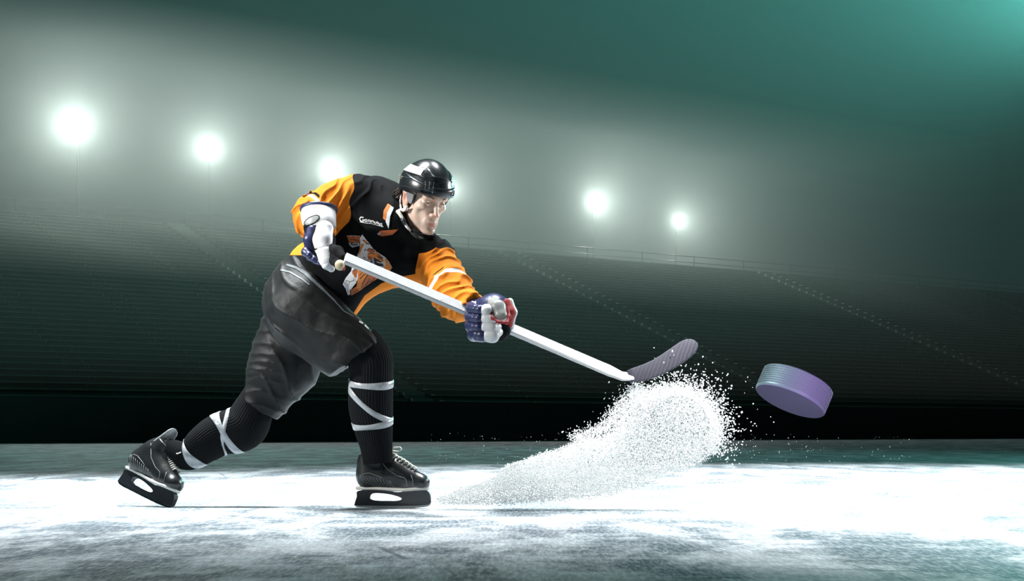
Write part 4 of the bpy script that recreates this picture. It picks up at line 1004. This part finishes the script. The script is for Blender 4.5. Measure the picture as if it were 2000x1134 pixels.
# upper glove, hanging from the bent arm and closed round the butt end
GL = blob('glove', [P(620, 444, 5.70), P(628, 470, 5.66), P(636, 500, 5.64)], [.052, .050, .040], m_gd, player, n=YA, kk=.8, label='navy and white glove at the butt end of the stick')
axc = (P(622, 424, 5.74) - P(628, 470, 5.66)).normalized()
def cuffop(g, d):
    d = smax(d, -plane(g, P(624, 443, 5.70), Vector((.10, -.1, 1))), .006); d = smax(d, plane(g, P(622, 409, 5.75), Vector((0.0, .3, 1))), .01); return d
cuff = blob('cuff', [P(622, 420, 5.74), P(624, 440, 5.70)], [.066, .062], m_gw, GL, h=.003, n=YA, kk=.85, ops=cuffop, label='white cuff')
def rimop(g, d):
    d = smax(np.abs(d) - .004, np.abs(plane(g, P(622, 409, 5.75), Vector((0.0, .3, 1)))) - .007, .003); return d
blob('cuff_rim', [P(622, 400, 5.76), P(623, 420, 5.74)], [.066, .067], m_gn, GL, h=.003, n=YA, kk=.85, ops=rimop)
blob('back_roll', [P(634, 448, 5.645), P(630, 468, 5.625), P(631, 485, 5.615)], [.033, .034, .031], m_gw, GL, n=YA, kk=.75, ops=splits([(P(606, 486, 5.6), P(655, 486, 5.6))]), label='white roll')
blob('back_roll', [P(634, 493, 5.61), P(638, 507, 5.605)], [.030, .029], m_gw, GL, n=YA, kk=.75, label='white roll')
blob('back_roll', [P(640, 516, 5.605), P(647, 524, 5.61)], [.023, .014], m_gw, GL, n=YA, kk=.8, label='white roll')
blob('back_roll', [P(611, 452, 5.66), P(607, 468, 5.65), P(606, 482, 5.65)], [.026, .026, .022], m_gn, GL, n=YA, kk=.8)
for i, (a, b, c) in enumerate([((602, 486), (598, 492), (604, 498)), ((612, 490), (607, 500), (614, 506)), ((622, 498), (618, 506), (626, 512))]):
    blob('finger', [P(*a, 5.66), P(*b, 5.64), P(*c, 5.62)], [.016, .016, .013], m_gn, GL, h=.0025)
for i, (a, b, c) in enumerate([((646, 484), (660, 490), (670, 502)), ((646, 496), (660, 504), (666, 514))]):
    blob('finger', [P(*a, 5.63), P(*b, 5.56), P(*c, 5.525)], [.018, .018, .015], m_gd, GL, h=.0025)
blob('thumb', [P(648, 505, 5.62), P(662, 514, 5.54), P(664, 518, 5.50)], [.020, .019, .016], m_gd, GL)
blob('palm_patch', [P(664, 517, 5.50), P(664, 518, 5.495)], [.0185, .0185], m_tan, GL, h=.002, label='tan leather patch')
blob('piping', [P(662, 527, 5.50), P(671, 525, 5.495), P(674, 517, 5.49)], [.0022, .003, .0022], m_gr, GL, h=.0012)
# oval badge on the cuff
gb_ = bvh_of([cuff])
ov = [(604 + 15 * math.cos(a) - 0, 430 + 15 * math.sin(a) * .42) for a in [i * math.pi / 16 for i in range(32)]]
rot = lambda q, c, a: [(c[0] + (x - c[0]) * math.cos(a) - (y - c[1]) * math.sin(a), c[1] + (x - c[0]) * math.sin(a) + (y - c[1]) * math.cos(a)) for x, y in q]
o1 = rot([(609 + 17 * math.cos(a), 430 + 7.6 * math.sin(a)) for a in [i * math.pi / 16 for i in range(32)]], (609, 430), math.radians(-28))
o2 = rot([(609 + 15 * math.cos(a), 430 + 5.8 * math.sin(a)) for a in [i * math.pi / 16 for i in range(32)]], (609, 430), math.radians(-28))
drape('badge', gb_, [(0, o1), (1, o2)], [m_gd, m_gg], GL, step=.7)
# lower glove, a fist round the shaft with the thumb on top
GR = blob('glove', [P(940, 612, 5.64), P(962, 612, 5.63), P(972, 622, 5.62)], [.055, .072, .066], m_gn, player, h=.0035, label='navy and white glove gripping the middle of the shaft')
rows_ = [(603, 0), (620, 1), (637, 2), (653, 3)]
for y, i in rows_:
    dx = [2, 0, 0, 6][i]; ln = [956, 962, 966, 968][i]
    fg = [P(917 + dx, y - 4, 5.60), P(920 + dx, y, 5.545), P(938 + dx, y + 2, 5.50), P(ln - 6, y + 3, 5.495), P(ln + 6, y + 1 - (6 if i == 3 else 0), 5.53)]
    rr = [.019, .0195, .020, .019, .015] if i < 3 else [.020, .023, .024, .022, .016]
    a = blob('finger', fg[:2] + [P(928 + dx, y + 1, 5.515)], rr[:3], m_gn, GR, h=.0025)
    b = blob('finger_roll', [P(933 + dx, y + 2, 5.508), P(936 + dx, y + 2, 5.503)], [rr[2]] * 2, m_gn, GR, h=.0025)
    c = blob('finger_tip', [P(948 + dx, y + 2, 5.498), fg[3], fg[4]], rr[2:], m_gw, GR, h=.0025); c['label'] = 'white fingertip roll'
blob('thumb', [P(964, 592, 5.56), P(972, 600, 5.51), P(978, 616, 5.495)], [.022, .026, .024], m_gg, GR, h=.0025, label='grey thumb pad')
blob('thumb_seam', [P(960, 594, 5.50), P(957, 608, 5.49), P(962, 621, 5.475), P(975, 629, 5.465), P(990, 630, 5.47), P(995, 618, 5.49), P(993, 600, 5.51)], [.004] * 7, m_gr, GR, h=.0018)
blob('side_panel', [P(990, 590, 5.56), P(997, 610, 5.55), P(994, 634, 5.56)], [.014, .018, .013], m_gr, GR, h=.0025)
blob('side_panel', [P(996, 588, 5.60), P(1002, 610, 5.60), P(999, 634, 5.60)], [.012, .014, .010], m_gw, GR, h=.0025)
blob('palm', [P(970, 632, 5.54), P(982, 645, 5.56), P(978, 655, 5.57)], [.022, .026, .022], m_gd, GR, h=.0025)
blob('cuff', [P(921, 592, 5.66), P(929, 608, 5.64), P(926, 628, 5.63)], [.035, .044, .032], m_gn, GR)

# ---- puck in flight, close to the camera
def make_puck():
    c = P(1551, 763, 1.50); R_, H_ = .0358, .0236
    sx = Matrix.Rotation(math.radians(25), 3, 'Y') @ Matrix.Rotation(math.radians(-12), 3, 'X')
    v, f = [], []; seg = 144; prof = [(0, -.5), (.93, -.5), (.955, -.497), (.96, -.5), (.975, -.49), (1, -.44)]
    for i in range(9): z = -.40 + .8 * i / 8; prof += [(1.0, z - .02), (1.0, z + .02), (.972, z + .03), (.972, z + .07)]
    prof = prof[:-2]
    prof += [(1, .44), (.975, .49), (.955, .5), (.93, .5), (0, .5)]
    for r, z in prof:
        for k in range(seg):
            a = 2 * math.pi * k / seg; kn = 1 + (.004 * (k % 2) if abs(z) < .42 else 0)
            v.append(c + sx @ Vector((r * R_ * kn * math.cos(a), r * R_ * kn * math.sin(a), z * H_)))
    for i in range(len(prof) - 1):
        for k in range(seg): f.append((i * seg + k, i * seg + (k + 1) % seg, (i + 1) * seg + (k + 1) % seg, (i + 1) * seg + k))
    m = mat('puck_rubber', (0.07, 0.07, 0.085), 0.34, spec=0.7, bump=(300, .02))
    o = mesh_obj('puck', v, f, m, None, False); tag(o, 'black rubber puck flying tilted through the air', 'puck'); return o
make_puck()

# ---- snow thrown up by the stick
def make_snow():
    out = [(1243, 775), (1262, 762), (1285, 757), (1310, 755), (1340, 765), (1365, 780), (1388, 800), (1402, 825), (1404, 850), (1396, 876), (1380, 895), (1350, 910), (1310, 922), (1260, 940), (1200, 962), (1100, 975), (1000, 982), (860, 984),
           (850, 975), (900, 955), (960, 935), (990, 908), (1020, 900), (1060, 885), (1100, 876), (1130, 862), (1180, 850), (1205, 835), (1215, 815), (1230, 795)]
    def sample(n):
        x = rng.uniform(840, 1410, n * 6); y = rng.uniform(750, 990, n * 6); k = inpoly(x, y, out); x, y = x[k][:n], y[k][:n]; return x, y
    xs, ys, sz, yd = [], [], [], []
    x, y = sample(64000)
    # feathered edges: each grain strays, more in the upper cloud
    st_ = np.where(y < 880, 6.5, 5.0) * np.clip((x - 900) / 300, .5, 1); x = x + rng.normal(0, 1, len(x)) * st_; y = y + rng.normal(0, 1, len(x)) * st_
    xs.append(x); ys.append(y); sz.append(rng.uniform(.0012, .0030, len(x)) ); yd.append(np.clip(rng.normal(0, .06, len(x)), -.14, .14))
    # outward spray from the head of the cloud
    n = 9000; a = rng.uniform(-2.9, .65, n); r = 56 + np.abs(rng.exponential(22, n)) * rng.uniform(.6, 1.2, n); k = rng.random(n) < np.exp(-(r - 56) / 48)
    cx, cy = 1325, 835; x = cx + np.cos(a) * (r + 4) * 1.02; y = cy + np.sin(a) * (r + 6); x, y, r = x[k], y[k], r[k]
    xs.append(x); ys.append(y); sz.append(rng.uniform(.0014, .0042, len(x)) * np.where(r > 95, 1.15, 1)); yd.append(rng.normal(0, .05, len(x)))
    # trailing edge grains along the upper left of the plume
    n = 2600; t = rng.random(n); px = np.interp(t, [0, .3, .6, 1], [1130, 1190, 1225, 1262]); py = np.interp(t, [0, .3, .6, 1], [862, 838, 800, 758]); e = np.abs(rng.normal(0, 14, n))
    xs.append(px - e * .8 + rng.normal(0, 4, n)); ys.append(py - e * .45 + rng.normal(0, 4, n)); sz.append(rng.uniform(.0012, .0032, n)); yd.append(rng.normal(0, .05, n))
    # fine specks hanging over the ice
    n = 420; xs.append(rng.uniform(840, 1780, n)); ys.append(rng.uniform(845, 925, n)); sz.append(rng.uniform(.0005, .0015, n)); yd.append(rng.uniform(-.3, .5, n))
    n = 9000; x, y = sample(n); xs.append(x); ys.append(y); sz.append(rng.uniform(.0012, .0030, len(x))); yd.append(-.16 - np.abs(rng.normal(0, .02, len(x))))
    x, y, s_, d = (np.concatenate(q) for q in (xs, ys, sz, yd)); Y = 5.87 + d
    ctr = np.stack([(x - 1000) / FPX * Y, Y, HCAM + (HOR - y) / FPX * Y], 1); ctr[:, 2] = np.maximum(ctr[:, 2], .003)
    base = np.array([(1, 0, 0), (-1, 0, 0), (0, 1, 0), (0, -1, 0), (0, 0, .7), (0, 0, -.7)]); fc = np.array([(0, 2, 4), (2, 1, 4), (1, 3, 4), (3, 0, 4), (2, 0, 5), (1, 2, 5), (3, 1, 5), (0, 3, 5)])
    n = len(ctr); q = rng.normal(size=(n, 4)); q /= np.linalg.norm(q, axis=1)[:, None]; w_, a_, b_, c_ = q.T
    R_ = np.stack([1 - 2 * (b_ * b_ + c_ * c_), 2 * (a_ * b_ - c_ * w_), 2 * (a_ * c_ + b_ * w_), 2 * (a_ * b_ + c_ * w_), 1 - 2 * (a_ * a_ + c_ * c_), 2 * (b_ * c_ - a_ * w_), 2 * (a_ * c_ - b_ * w_), 2 * (b_ * c_ + a_ * w_), 1 - 2 * (a_ * a_ + b_ * b_)], 1).reshape(n, 3, 3)
    sc = s_[:, None, None] * rng.uniform(.6, 1.5, (n, 1, 3)); vv = np.einsum('nij,nkj->nki', R_, base[None] * sc) + ctr[:, None, :]
    m, nt, b = nmat('snow_grains'); b.inputs['Base Color'].default_value = (0.97, 0.98, 0.98, 1); b.inputs['Roughness'].default_value = 0.6
    tr = nt.nodes.new('ShaderNodeBsdfTranslucent'); tr.inputs['Color'].default_value = (0.97, 0.98, 0.98, 1); ms = nt.nodes.new('ShaderNodeMixShader'); ms.inputs[0].default_value = 0.5
    nt.links.new(b.outputs[0], ms.inputs[1]); nt.links.new(tr.outputs[0], ms.inputs[2]); nt.links.new(ms.outputs[0], nt.nodes['Material Output'].inputs['Surface'])
    o = mesh_obj('snow_spray', vv.reshape(-1, 3), (fc[None] + (np.arange(n) * 6)[:, None, None]).reshape(-1, 3), m); tag(o, 'burst of white snow grains sprayed up off the ice beneath the stick blade', 'snow', kind='stuff')
make_snow()
